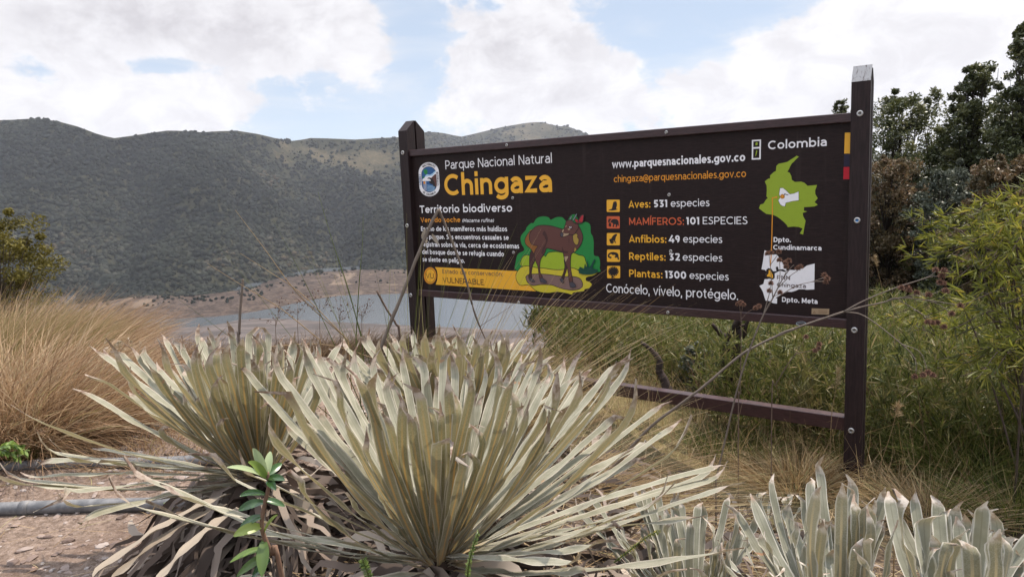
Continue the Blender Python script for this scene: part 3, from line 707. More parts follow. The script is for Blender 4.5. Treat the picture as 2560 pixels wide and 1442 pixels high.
icon(381, 'red', [pts, '160,450 190,430 230,422 270,432 292,465 295,520 280,535 272,505 265,548 245,548 248,510 225,510 222,545 198,545 205,510 180,490 160,490', ('165,490 150,520 175,530', .012, 'dark'), ('185,432 155,472 195,492 205,510', .0035, 'red')], 0)
icon(643, 'yellow', ['240,658 268,660 268,680 250,700 245,740 225,765 205,770 185,765 170,750 185,715 205,685', ('180,750 160,750 175,785 200,805', .011, 'dark'), ('200,765 170,790 220,785', .008, 'dark'), ('235,755 235,780 252,795', .006, 'dark')], 2)
icon(902, 'yellow', [('180,1030 140,1015 138,985 170,958 220,952', .010, 'dark'), '160,970 200,945 250,945 285,970 292,1010 280,1025 285,1060 275,1040 262,1025 240,1032 228,1015 245,995 225,985 200,990 185,975', ('285,1020 295,1040 280,1060', .006, 'dark')], 4)
icon(1158, 'yellow', [(' '.join('%d,%d' % (212 + k * 82 * math.cos(a) , 1245 + k * 78 * math.sin(a) ) for k in (.18, .6, 1.0)), .0085, 'dark') for a in np.linspace(0, 2 * math.pi, 16)[:-1]] + ['180,1330 200,1310 215,1325 240,1345 205,1340 190,1352', '195,1225 230,1225 232,1262 195,1265'], 6)

# ------------------------------------------------------------------ land, lake and hills
def vnoise(x, y, seed=0, octv=4, rough=.5):            # value noise, vectorised
    x = np.asarray(x, float); y = np.asarray(y, float); tot = np.zeros(np.broadcast(x, y).shape); amp = 1.0; s = 0.0
    for o in range(octv):
        xi = np.floor(x).astype(np.int64); yi = np.floor(y).astype(np.int64); fx = x - xi; fy = y - yi
        fx = fx * fx * (3 - 2 * fx); fy = fy * fy * (3 - 2 * fy)
        def hsh(a, b):
            h = (a * 374761393 + b * 668265263 + (seed + o) * 1442695041) & 0xFFFFFFFF
            h = ((h ^ (h >> 13)) * 1274126177) & 0xFFFFFFFF
            return ((h ^ (h >> 16)) & 0xFFFF) / 65535.0
        tot = tot + amp * ((hsh(xi, yi) * (1 - fx) + hsh(xi + 1, yi) * fx) * (1 - fy) + (hsh(xi, yi + 1) * (1 - fx) + hsh(xi + 1, yi + 1) * fx) * fy)
        s += amp; amp *= rough; x = x * 2.03 + 11.7; y = y * 2.03 + 5.3
    return tot / s
def sstep(v, a, b):
    t = np.clip((np.asarray(v, float) - a) / (b - a), 0, 1); return t * t * (3 - 2 * t)
ZL = EYE - 90.0                                        # lake level

def edge_r(a):                                         # how far the shelf we stand on reaches, by azimuth (radians)
    return 4.3 + 30 * sstep(a, .03, .11) + 3 * sstep(-a, .34, .8)
def zground(x, y):
    x = np.asarray(x, float); y = np.asarray(y, float); r = np.hypot(x, y); a = np.arctan2(x, y)
    a = np.where(np.abs(a) > 1.6, 1.6 * np.sign(a), a)
    z = .47 * (1 - sstep(x + .15 * np.clip(y - 2, 0, 2), .0, 1.45) * sstep(y, .5, 2.2)) + .05 * (vnoise(x * .9, y * .9, 3) - .5) + .025 * (vnoise(x * 4, y * 4, 5) - .5)
    z = z + .10 * np.exp(-(((x + .3) / .75) ** 2 + ((y - 1.75) / .5) ** 2))                # slight rise under the rosettes
    z = z - .085 * np.clip(r - 4.5, 0, 9) * sstep(a, .02, .3)                              # meadow falls gently to the trees
    e = edge_r(a); d = np.clip(r - e, 0, None)
    z = z - np.minimum(d * d * .14, d * .45)
    return np.maximum(z, ZL - 6 + 0 * z)
def gz_(x, y): return float(zground(np.array([x]), np.array([y]))[0])
def ground_at(px, py, r0=1.2, r1=30):                  # where the line of sight through a photo position meets the ground
    v = ray(px, py); h = math.hypot(v[0], v[1])
    for r in np.arange(r0, r1, .02):
        q = ORG + v * (r / h)
        if q[2] <= gz_(q[0], q[1]): return q
    return q

az_near = np.linspace(-math.pi, math.pi, 361)
rr = np.concatenate([np.geomspace(.25, 12, 150), np.geomspace(12.4, 520, 70)])
Rg, Ag = np.meshgrid(rr, az_near, indexing='ij'); GX = Rg * np.sin(Ag); GY = Rg * np.cos(Ag)
GZ = zground(GX, GY)
V = np.stack([GX, GY, GZ], -1).reshape(-1, 3); nA = len(az_near)
i, j = np.meshgrid(np.arange(len(rr) - 1), np.arange(nA - 1), indexing='ij'); b = (i * nA + j).ravel()
Q = np.stack([b, b + 1, b + nA + 1, b + nA], 1)[:, ::-1]
V = np.concatenate([V, [[0, 0, float(zground(0, .001))]]])
capf = np.stack([np.arange(nA - 1), np.arange(1, nA), np.full(nA - 1, len(V) - 1)], 1)
m_ground, t, p, out = new_mat('ground_soil')
ps = pos(t); spx = t.new('ShaderNodeSeparateXYZ'); t.l.new(ps, spx.inputs[0]); gx, gy, gz = spx.outputs
k1 = t.noise(ps, 2.2, 6, .62); k2 = t.noise(ps, 38, 5, .7); k3 = t.noise(ps, 140, 3, .7)
path = t.mix(t.ss(k2, .35, .68), (.115, .080, .060), (.25, .185, .145))
path = t.mix(t.m('MULTIPLY', t.ss(k3, .5, .7), .6), path, (.33, .26, .23))
path = t.mix(t.m('MULTIPLY', t.ss(k1, .5, .7), .5), path, (.10, .062, .047))
litter = t.mix(t.ss(k2, .35, .7), (.035, .024, .018), (.14, .10, .07))
turf = t.mix(t.ss(k2, .3, .7), (.075, .065, .022), (.19, .145, .07))
turf = t.mix(t.m('MULTIPLY', t.ss(k1, .45, .65), .7), turf, (.045, .052, .016))
onpath = t.m('MULTIPLY', t.ss(t.m('ADD', gx, t.m('MULTIPLY', k1, .7)), .0, -.55), t.ss(t.m('ADD', gy, k1), 5.2, 4.6))
c = t.mix(t.ss(t.m('ADD', gy, t.m('MULTIPLY', k1, 1.5)), 3.2, 4.6), litter, turf)
c = t.mix(onpath, c, path)
far = t.mix(t.ss(t.noise(ps, .035, 6, .6), .35, .65), (.045, .032, .026), (.10, .075, .06))
c = t.mix(t.ss(gz, -25.0, -60.0), c, far)
t.put(p.inputs['Base Color'], c); p.inputs['Roughness'].default_value = .92; p.inputs['Specular IOR Level'].default_value = .15
bump(t, p, t.m('ADD', k2, t.m('MULTIPLY', k3, .5)), .7, .02)
allV = V
Qm = np.concatenate([Q[:, [0, 1, 2]], Q[:, [0, 2, 3]], capf])
o = mesh_np('ground', allV, Qm, m_ground); tag(o, None, None, None, 'structure')

# photo outlines of the far side: columns in x, shore / bank / ridge in y
cols = np.arange(-1500, 4001, 22.0)
def prof(pts): a = np.array(pts, float); return np.interp(cols, a[:, 0], a[:, 1])
y_far = prof([(-1500, 860), (0, 838), (277, 806), (375, 802), (514, 794), (600, 783), (672, 770), (731, 756), (830, 740), (988, 735), (1400, 716), (2000, 680), (4000, 560)])
y_bank = prof([(-1500, 800), (0, 775), (221, 757), (336, 741), (474, 740), (613, 723), (650, 703), (751, 684), (850, 676), (988, 674), (1400, 655), (2000, 620), (4000, 500)])
y_ridge = prof([(-1500, 380), (-900, 300), (-500, 270), (-200, 306), (0, 302), (60, 300), (120, 296), (170, 304), (215, 316), (260, 334), (300, 346), (345, 340), (390, 333), (440, 326), (490, 328), (520, 331), (560, 328), (610, 327), (660, 335),
                (700, 345), (750, 353), (785, 345), (830, 346), (900, 349), (960, 345), (1010, 343), (1050, 335), (1080, 329), (1110, 331), (1160, 342), (1200, 333), (1260, 318), (1330, 306), (1365, 305), (1395, 318), (1425, 316), (1465, 332), (1510, 350), (1620, 372), (1900, 400), (2300, 380), (2700, 330), (4000, 250)])
r_ridge = 1350 + 260 * (vnoise(cols / 330, 0 * cols, 21, 3) - .5) + 900 * sstep(cols, 1000, 1120) + 200 * sstep(cols, 640, 780)
azc = np.array([azim(x, 500) for x in cols])
sl = lambda y: np.array([slope(x, v) for x, v in zip(cols, y)])
s_far, s_bank, s_ridge = sl(y_far), sl(y_bank), sl(y_ridge)
r_far = (ZL - EYE) / s_far
zb = ZL + 4 + 9 * vnoise(cols / 120, 0 * cols + 3, 9, 3)
r_bank = np.maximum((zb - EYE) / s_bank, r_far + 8)
NU = 150
U = np.linspace(0, 1, NU)[:, None]
HR_ = r_bank + (r_ridge - r_bank) * U ** 1.15
yi = y_bank + (y_ridge - y_bank) * (1 - (1 - U) ** 1.12)
# keep each column rising: slope from the photo row, then gullies and spurs
s_u = np.array([[slope(x, v) for x, v in zip(cols, row)] for row in yi])
hx = HR_ * np.sin(azc); hy = HR_ * np.cos(azc)
HZ = EYE + s_u * HR_
gul = (np.abs(vnoise(hx / 230 + .4 * hy / 230, hy / 520, 31, 5, .52) - .5) * 2)
gul2 = vnoise(hx / 60, hy / 110, 41, 4) - .5
env = np.sin(np.pi * np.clip(U, 0, 1)) ** .7
HZ = HZ + env * ((gul - .42) * 150 + gul2 * 30)
back = np.array([200.0, 700.0])[:, None]
HR2 = np.concatenate([r_far[None] - 25, r_far[None], r_far[None] * .72 + r_bank[None] * .28, r_far[None] * .45 + r_bank[None] * .55, HR_, HR_[-1:] + back])
mid1 = ZL + (zb - ZL) * .16 + 1.6 * vnoise(cols / 60, 0 * cols, 51, 3); mid2 = ZL + (zb - ZL) * .38 + 3 * (vnoise(cols / 40, 0 * cols, 52, 3) - .3)
HZ2 = np.concatenate([np.full((1, len(cols)), ZL - 5), np.full((1, len(cols)), ZL), mid1[None], mid2[None], HZ, HZ[-1:] - np.array([60.0, 320.0])[:, None]])
HX = HR2 * np.sin(azc); HY = HR2 * np.cos(azc); nC = len(cols)
uu = np.concatenate([[-.1, 0, 0, 0], U[:, 0] + .001, [1, 1]])
V = np.stack([HX, HY, HZ2], -1).reshape(-1, 3)
i, j = np.meshgrid(np.arange(len(HZ2) - 1), np.arange(nC - 1), indexing='ij'); b = (i * nC + j).ravel()
Q = np.stack([b, b + 1, b + nC + 1, b + nC], 1)
m_hill, t, p, out = new_mat('hillside')
ps = pos(t); hc = t.attr('grassy').outputs['Fac']; bk = t.attr('bare').outputs['Fac']
n_a = t.noise(ps, .02, 6, .6); n_b = t.noise(ps, .16, 5, .65); n_c = t.noise(t.vmul(ps, (1, 1, 6)), .03, 6, .7, .8)
veg = t.mix(t.ss(n_b, .35, .68), (.012, .0125, .007), (.034, .032, .016))
grassy = t.mix(t.ss(n_b, .3, .7), (.042, .036, .019), (.082, .064, .036))
c = t.mix(t.ss(t.m('ADD', hc, t.m('MULTIPLY', t.m('SUBTRACT', n_a, .5), .9)), .42, .66), veg, grassy)
soil = t.mix(t.ss(t.noise(t.vmul(ps, (1, 1, 5)), .11, 6, .7, 1.2), .38, .62), (.030, .021, .017), (.082, .058, .045))
soil = t.mix(t.m('MULTIPLY', t.ss(t.noise(t.vmul(ps, (1, 1, 5)), .012, 7, .72, 1.5), .54, .66), .85), soil, (.16, .118, .085))
c = t.mix(t.ss(t.m('ADD', bk, t.m('MULTIPLY', t.m('SUBTRACT', n_b, .5), .5)), .4, .6), c, soil)
t.put(p.inputs['Base Color'], c); p.inputs['Roughness'].default_value = .95; p.inputs['Specular IOR Level'].default_value = .1
bump(t, p, n_b, .8, 3.0)
UUf = np.repeat(uu, nC); XC = np.tile(cols, len(HZ2))
gmask = np.exp(-((XC - 760) / 130) ** 2 - ((UUf - .93) / .1) ** 2) * .62 + np.exp(-((XC - 950) / 90) ** 2 - ((UUf - .9) / .08) ** 2) * .65 + np.exp(-((XC - 1330) / 120) ** 2 - ((UUf - .95) / .12) ** 2) * .6
gmask += .38 * np.exp(-((XC - 560) / 200) ** 2 - ((UUf - .16) / .10) ** 2) + .25 * np.exp(-((XC - 820) / 120) ** 2 - ((UUf - .3) / .2) ** 2) + .3 * np.exp(-((XC - 330) / 160) ** 2 - ((UUf - .45) / .08) ** 2)
bare = np.where(UUf <= .0011, 1.0, np.where(UUf < .012, .7, 0.0))
o = mesh_np('hillside', V, Q[:, ::-1], m_hill, None, dict(grassy=gmask, bare=bare)); tag(o, None, None, None, 'structure')

# lake
m_water, t, p, out = new_mat('lake_water')
ps = pos(t)
t.put(p.inputs['Base Color'], (.055, .062, .068)); p.inputs['Roughness'].default_value = .22; p.inputs['IOR'].default_value = 1.33
bump(t, p, t.noise(t.vmul(ps, (.5, .9, 1)), .35, 4, .6), .22, .5)
g = Geo(); ra = np.linspace(azim(-1500, 700), azim(4000, 700), 90)
r0 = np.full(90, 330.0)
y_near = np.interp(np.linspace(-1500, 4000, 90), [-1500, 0, 277, 466, 533, 593, 692, 790, 988, 1340, 1500, 2200, 4000], [890, 850, 815, 818, 812, 798, 794, 802, 811, 827, 800, 730, 600])
xs_ = np.linspace(-1500, 4000, 90); ra = np.array([azim(x, y) for x, y in zip(xs_, y_near)])
rn = np.array([(ZL - EYE) / slope(x, y) for x, y in zip(xs_, y_near)])
A_, B_ = np.stack([250 * np.sin(ra), 250 * np.cos(ra), np.full(90, ZL)], 1), np.stack([900 * np.sin(ra), 900 * np.cos(ra), np.full(90, ZL)], 1)
V = np.concatenate([A_, B_]); k = np.arange(89); Q = np.stack([k, k + 1, k + 91, k + 90], 1)[:, ::-1]
o = mesh_np('lake', V, Q, m_water); tag(o, None, None, None, 'structure')
# near shore flats rise out of the lake
V = []; fr = [(-30, 14), (-8, 1.6), (0, -.4), (6, -2)]
steps = [(.45, 8.0), (.80, 3.0), (.93, 1.3), (.985, .45), (1.0, -.05), (1.04, -2.5)]
rows = []
for f_, h in steps:
    rj = rn * f_; hz = ZL + h + (1.2 * (vnoise(xs_ / 90, 0 * xs_ + f_ * 9, 61, 3) - .4) if h > .4 else 0 * xs_)
    rows.append(np.stack([rj * np.sin(ra), rj * np.cos(ra), hz], 1))
V = np.concatenate(rows); Q = []
for i in range(len(steps) - 1):
    Q.append(np.stack([i * 90 + k, i * 90 + k + 1, (i + 1) * 90 + k + 1, (i + 1) * 90 + k], 1)[:, ::-1])
m_shore, t, p, out = new_mat('lake_shore_mud')
ps = pos(t); q = t.noise(t.vmul(ps, (1, 2.5, 1)), .03, 6, .6, .5)
t.put(p.inputs['Base Color'], t.mix(t.ss(q, .4, .62), (.034, .024, .020), (.085, .064, .055))); p.inputs['Roughness'].default_value = .9
o = mesh_np('shore', V, np.concatenate(Q), m_shore); tag(o, None, None, None, 'structure')

# forest crowns on the far hills: one mass
ico_v = []; ph = (1 + 5 ** .5) / 2
for a_, b_ in ((1, ph), (-1, ph), (1, -ph), (-1, -ph)): ico_v += [(0, a_, b_), (a_, b_, 0), (b_, 0, a_)]
ico_v = nrm(np.array(ico_v))
ico_f = []
for a_ in range(12):
    for b_ in range(a_ + 1, 12):
        for c_ in range(b_ + 1, 12):
            d = [np.linalg.norm(ico_v[x] - ico_v[y]) for x, y in ((a_, b_), (b_, c_), (a_, c_))]
            if max(d) < 1.1:
                f = (a_, b_, c_); n = np.cross(ico_v[b_] - ico_v[a_], ico_v[c_] - ico_v[a_])
                ico_f.append(f if n @ ico_v[a_] > 0 else (a_, c_, b_))
ico_f = np.array(ico_f)
def blobs_mesh(C, Rv, sq=(1, 1, .85), jit=.5):
    N = len(C); V = ico_v[None] * np.array(sq)[None, None] * Rv[:, None, None] * (1 + jit * (rng.random((N, 12, 1)) * 2 - 1)) + C[:, None]
    Fc = (ico_f[None] + (np.arange(N) * 12)[:, None, None]).reshape(-1, 3)
    return V.reshape(-1, 3), Fc
NT_ = 75000
ci = rng.random(NT_ * 2) * (nC - 2); ui = rng.random(NT_ * 2) ** .8 * (NU - 2)
gx_, gy_ = ci, ui
c0 = ci.astype(int); u0 = ui.astype(int); fc = ci - c0; fu = ui - u0
def bil(A): A = A[4:4 + NU]; return (A[u0, c0] * (1 - fc) + A[u0, c0 + 1] * fc) * (1 - fu) + (A[u0 + 1, c0] * (1 - fc) + A[u0 + 1, c0 + 1] * fc) * fu
TX, TY, TZ = bil(HX), bil(HY), bil(HZ2)
gm = gmask.reshape(len(HZ2), nC)[4 + u0, c0]
keep = (rng.random(NT_ * 2) > gm * 1.5) & (vnoise(TX / 45, TY / 45, 71, 3) > .08) & (cols[c0] > -260) & (cols[c0] < 1620)
idx = np.nonzero(keep)[0][:NT_]
TX, TY, TZ = TX[idx], TY[idx], TZ[idx]
Rv = (.8 + 2.4 * rng.random(len(idx)) ** 2.2) * (1 + .00035 * np.hypot(TX, TY))
# scattered bushes running down onto the bare bank
nb_ = 2200; cb = rng.random(nb_) * (nC - 2); c1 = cb.astype(int); fcb = cb - c1; fb = rng.random(nb_) ** .4
lo, hi = 2, 4
def bil2(A):
    q = A[:, c1] * (1 - fcb) + A[:, c1 + 1] * fcb
    return np.where(fb < .5, q[2] * (1 - fb * 2) + q[3] * fb * 2, q[3] * (2 - fb * 2) + q[4] * (fb * 2 - 1))
bx, by, bz = bil2(HX), bil2(HY), bil2(HZ2)
kb = (vnoise(bx / 25, by / 12, 73, 3) > .72 - .30 * fb) & (cols[c1] > -200) & (cols[c1] < 1500)
TX = np.concatenate([TX, bx[kb]]); TY = np.concatenate([TY, by[kb]]); TZ = np.concatenate([TZ, bz[kb]]); Rv = np.concatenate([Rv, .5 + 1.3 * rng.random(kb.sum())])
idx = np.concatenate([idx, np.zeros(kb.sum(), int)])
V, Fc = blobs_mesh(np.stack([TX, TY, TZ + Rv * .45], 1), Rv)
zone = vnoise(TX / 130, TY / 130, 81, 4)
rnd = np.clip(.42 * rng.random(len(idx)) + 1.45 * (zone - .37) + .18 * sstep(cols[c0[idx]], 450, 1000) * (rng.random(len(idx))), 0, 1)
m_forest, t, p, out = new_mat('forest_crowns')
c = ramp(t, t.attr('rnd').outputs['Fac'], [(0, (.0045, .0065, .0045)), (.35, (.0085, .0115, .0075)), (.6, (.015, .019, .011)), (.8, (.028, .030, .019)), (.93, (.06, .06, .044)), (1, (.08, .058, .034))])
c = t.mix(t.ss(t.noise(pos(t), .9, 3, .7), .35, .7), c, t.mix(.45, c, (.0, .0, .0)))
t.put(p.inputs['Base Color'], c); p.inputs['Roughness'].default_value = .9; p.inputs['Specular IOR Level'].default_value = .15
bump(t, p, t.noise(pos(t), 1.6, 3, .7), 1.0, 1.0)
o = mesh_np('forest', V, Fc, m_forest, None, dict(rnd=np.repeat(rnd, 12))); tag(o, 'dark green forest covering the far hillside', 'forest', None, 'stuff')

# haze: even, pale air over the whole valley
hz = bpy.data.meshes.new('haze'); hx0, hx1, hy0, hy1, hz0, hz1 = -4300, 4300, -600, 3500, ZL - 8 - 330, 300
import bmesh as _bm
bmh = _bm.new(); _bm.ops.create_cube(bmh, size=1.0)
for v in bmh.verts: v.co = ((hx0 + hx1) / 2 + v.co.x * (hx1 - hx0), (hy0 + hy1) / 2 + v.co.y * (hy1 - hy0), (hz0 + hz1) / 2 + v.co.z * (hz1 - hz0))
bmh.to_mesh(hz); bmh.free()
m_haze = bpy.data.materials.new('haze_air'); m_haze.use_nodes = True; t = NT(m_haze.node_tree); t.n.clear()
out = t.new('ShaderNodeOutputMaterial'); pv = t.new('ShaderNodeVolumePrincipled'); pv.inputs['Color'].default_value = (.86, .90, 1.0, 1)
pv.inputs['Density'].default_value = .00009; pv.inputs['Anisotropy'].default_value = .1; t.l.new(pv.outputs[0], out.inputs['Volume'])
hz.materials.append(m_haze); ho = bpy.data.objects.new('haze', hz); COL.objects.link(ho); tag(ho, 'thin blue haze in the valley air', 'haze', None, 'stuff')

# ------------------------------------------------------------------ plants
def leaf_mat(name, ab, ad, rib, tipc, edge, trans=.2):
    m, t, p, out = new_mat(name)
    u = t.attr('uu').outputs['Fac']; v = t.attr('vv').outputs['Fac']; r = t.attr('rnd').outputs['Fac']
    ps = pos(t); n1_ = t.noise(ps, 55, 4, .6); n2_ = t.noise(ps, 16, 3, .6); n3_ = t.noise(ps, 420, 2, .6)
    cab = t.mix(t.ss(t.m('ADD', t.m('MULTIPLY', n2_, .6), t.m('MULTIPLY', r, .5)), .3, .8), ab[0], ab[1])
    cab = t.mix(t.m('MULTIPLY', t.ss(n3_, .4, .65), .35), cab, ab[2])
    ribm = t.ss(u, .24, .13); ribf = t.m('MULTIPLY', ribm, t.ss(v, 1.0, .55))
    cab = t.mix(ribf, cab, rib)
    cad = t.mix(t.ss(n2_, .3, .7), ad[0], ad[1]); cad = t.mix(t.m('MULTIPLY', t.ss(u, .12, .05), .5), cad, tuple(x * .7 for x in ad[0]))
    c = t.mix(t.new('ShaderNodeNewGeometry').outputs['Backfacing'], cad, cab)
    c = t.mix(t.m('MULTIPLY', t.ss(u, .74, .92), .6), c, edge)
    c = t.mix(t.m('MULTIPLY', t.ss(v, .16, .0), .5), c, rib)
    spots = t.ss(t.noise(ps, 30, 2, .5), .73, .76)
    c = t.mix(t.m('MULTIPLY', spots, .8), c, (.34, .18, .10))
    c = t.mix(t.ss(t.m('ADD', v, t.m('MULTIPLY', t.m('SUBTRACT', n1_, .5), .10)), .90, .955), c, t.mix(t.ss(n1_, .4, .6), tipc[0], tipc[1]))
    t.put(p.inputs['Base Color'], c); p.inputs['Roughness'].default_value = .85; p.inputs['Specular IOR Level'].default_value = .15
    p.inputs['Sheen Weight'].default_value = .35; p.inputs['Sheen Roughness'].default_value = .45; p.inputs['Sheen Tint'].default_value = (.95, .93, .85, 1)
    bump(t, p, t.m('ADD', t.m('MULTIPLY', n1_, .6), n3_), .25, .003)
    tr = t.new('ShaderNodeBsdfTranslucent'); t.put(tr.inputs[0], t.mix(.5, c, (.42, .36, .17)))
    mx = t.new('ShaderNodeMixShader'); mx.inputs[0].default_value = trans
    t.l.new(p.outputs[0], mx.inputs[1]); t.l.new(tr.outputs[0], mx.inputs[2]); t.l.new(mx.outputs[0], out.inputs[0])
    return m
m_leafA = leaf_mat('woolly_leaf', ((.165, .148, .066), (.265, .235, .125), (.37, .335, .225)), ((.20, .192, .135), (.31, .295, .225)), (.52, .31, .10), ((.15, .09, .065), (.36, .29, .24)), (.55, .49, .40))
m_leafB = leaf_mat('pale_woolly_leaf', ((.165, .155, .095), (.245, .228, .155), (.34, .32, .25)), ((.165, .163, .118), (.245, .24, .187)), (.50, .39, .22), ((.28, .20, .15), (.5, .44, .38)), (.62, .58, .50))
m_dead = leafy('dead_leaf', [(0, (.050, .036, .029)), (.35, (.12, .087, .070)), (.7, (.22, .175, .145)), (1, (.36, .30, .24))], .08, .85)
m_deadpale = leafy('withered_leaf', [(0, (.17, .135, .10)), (1, (.31, .26, .205))], .1, .85)
m_trunk = flat('rosette_stem', (.09, .06, .045), .9, .1, .3)

KL = 26; UL = np.array([-1, -.55, 0, .55, 1.0])
def leaf_mesh(A0, Bc, T, W, twist=0.0, curl=0.0, wave=.5, blunt=.5, v0=.90):
    """one thick strap leaf from A0 to T bending through Bc"""
    v = np.linspace(0, 1, KL)[:, None]; C = A0 * (1 - v) ** 2 + Bc * 2 * v * (1 - v) + T * v ** 2
    v = v[:, 0]; Tn = nrm(np.gradient(C, axis=0))
    out_ = nrm((T - A0) * np.array([1, 1, 0]) + 1e-6)
    side0 = nrm(np.cross(UZ, out_))
    if abs(nrm(T - A0)[2]) > .985 and np.linalg.norm((T - A0)[:2]) < .02: side0 = np.array([1.0, 0, 0])
    Sd = nrm(side0[None] - Tn * (Tn @ side0)[:, None]); Nn = nrm(np.cross(Tn, Sd))       # upper (inner) face
    Nn = np.where((Nn @ (UZ - out_ * .4) < 0)[:, None], -Nn, Nn)
    Nn = np.broadcast_to(Nn[KL // 2], Nn.shape) - Tn * (Tn @ Nn[KL // 2])[:, None]; Nn = nrm(Nn)
    ph = rng.random() * 6.28; tw = twist * v ** 1.5 + rng.normal(0, 1.3) * np.clip((v - .91) / .09, 0, 1) ** 1.3 + .16 * wave * np.sin(v * 7 + ph) * v
    Sd, Nn = Sd * np.cos(tw)[:, None] + Nn * np.sin(tw)[:, None], Nn * np.cos(tw)[:, None] - Sd * np.sin(tw)[:, None]
    prof_ = (.74 + .26 * sstep(v, .0, .4)) * np.where(v > v0, np.clip(1 - ((v - v0) / (1.003 - v0)) ** 2, 0, 1) ** (1.15 - .6 * blunt), 1)
    shr = 1 - .62 * np.exp(-((v - .955) / .026) ** 2) * rng.random() ** .7
    w = W * np.maximum(prof_ * shr, .05)
    k = np.sin(v * 19 + ph) * .0032 * wave + np.sin(v * 33 + 2 * ph) * .0016 * wave; k2 = np.sin(v * 21 + ph * 1.7) * .0032 * wave + np.sin(v * 37 + ph) * .0016 * wave
    P = C[:, None] + Sd[:, None] * (w[:, None] * UL)[..., None]
    hgt = .30 * w[:, None] * np.abs(UL) ** 1.5 * (1 - .6 * v[:, None])
    hgt = hgt + np.where(UL < -.8, k[:, None], 0) + np.where(UL > .8, k2[:, None], 0)
    hgt = hgt + curl * .05 * np.clip((v - .88) / .12, 0, 1)[:, None] ** 1.6
    P = P + Nn[:, None] * hgt[..., None] + Sd[:, None] * (np.clip((v - .9) / .1, 0, 1) ** 2 * rng.normal(0, .014))[:, None, None]
    V = P.reshape(-1, 3); m = len(UL); b = (np.arange(KL - 1)[:, None] * m + np.arange(m - 1)).ravel()
    Q = np.stack([b, b + 1, b + m + 1, b + m], 1)
    nq = np.cross(V[Q[:, 1]] - V[Q[:, 0]], V[Q[:, 3]] - V[Q[:, 0]])
    if (nq.mean(0) @ Nn.mean(0)) < 0: Q = Q[:, ::-1]
    return V, Q, np.tile(np.abs(UL), KL), np.repeat(v, m)

def solve_tip(c, px, py, L, side, upright=9.0):
    v = ray(px, py); v = v / np.linalg.norm(v); oc = ORG - c; b = v @ oc; L = min(L, upright * math.sqrt(max(oc @ oc - b * b, 1e-6))); q = b * b - (oc @ oc - L * L)
    if q <= 0: return ORG + v * (-b)
    return ORG + v * (-b + (math.sqrt(q) if side == 'b' else -math.sqrt(q)))

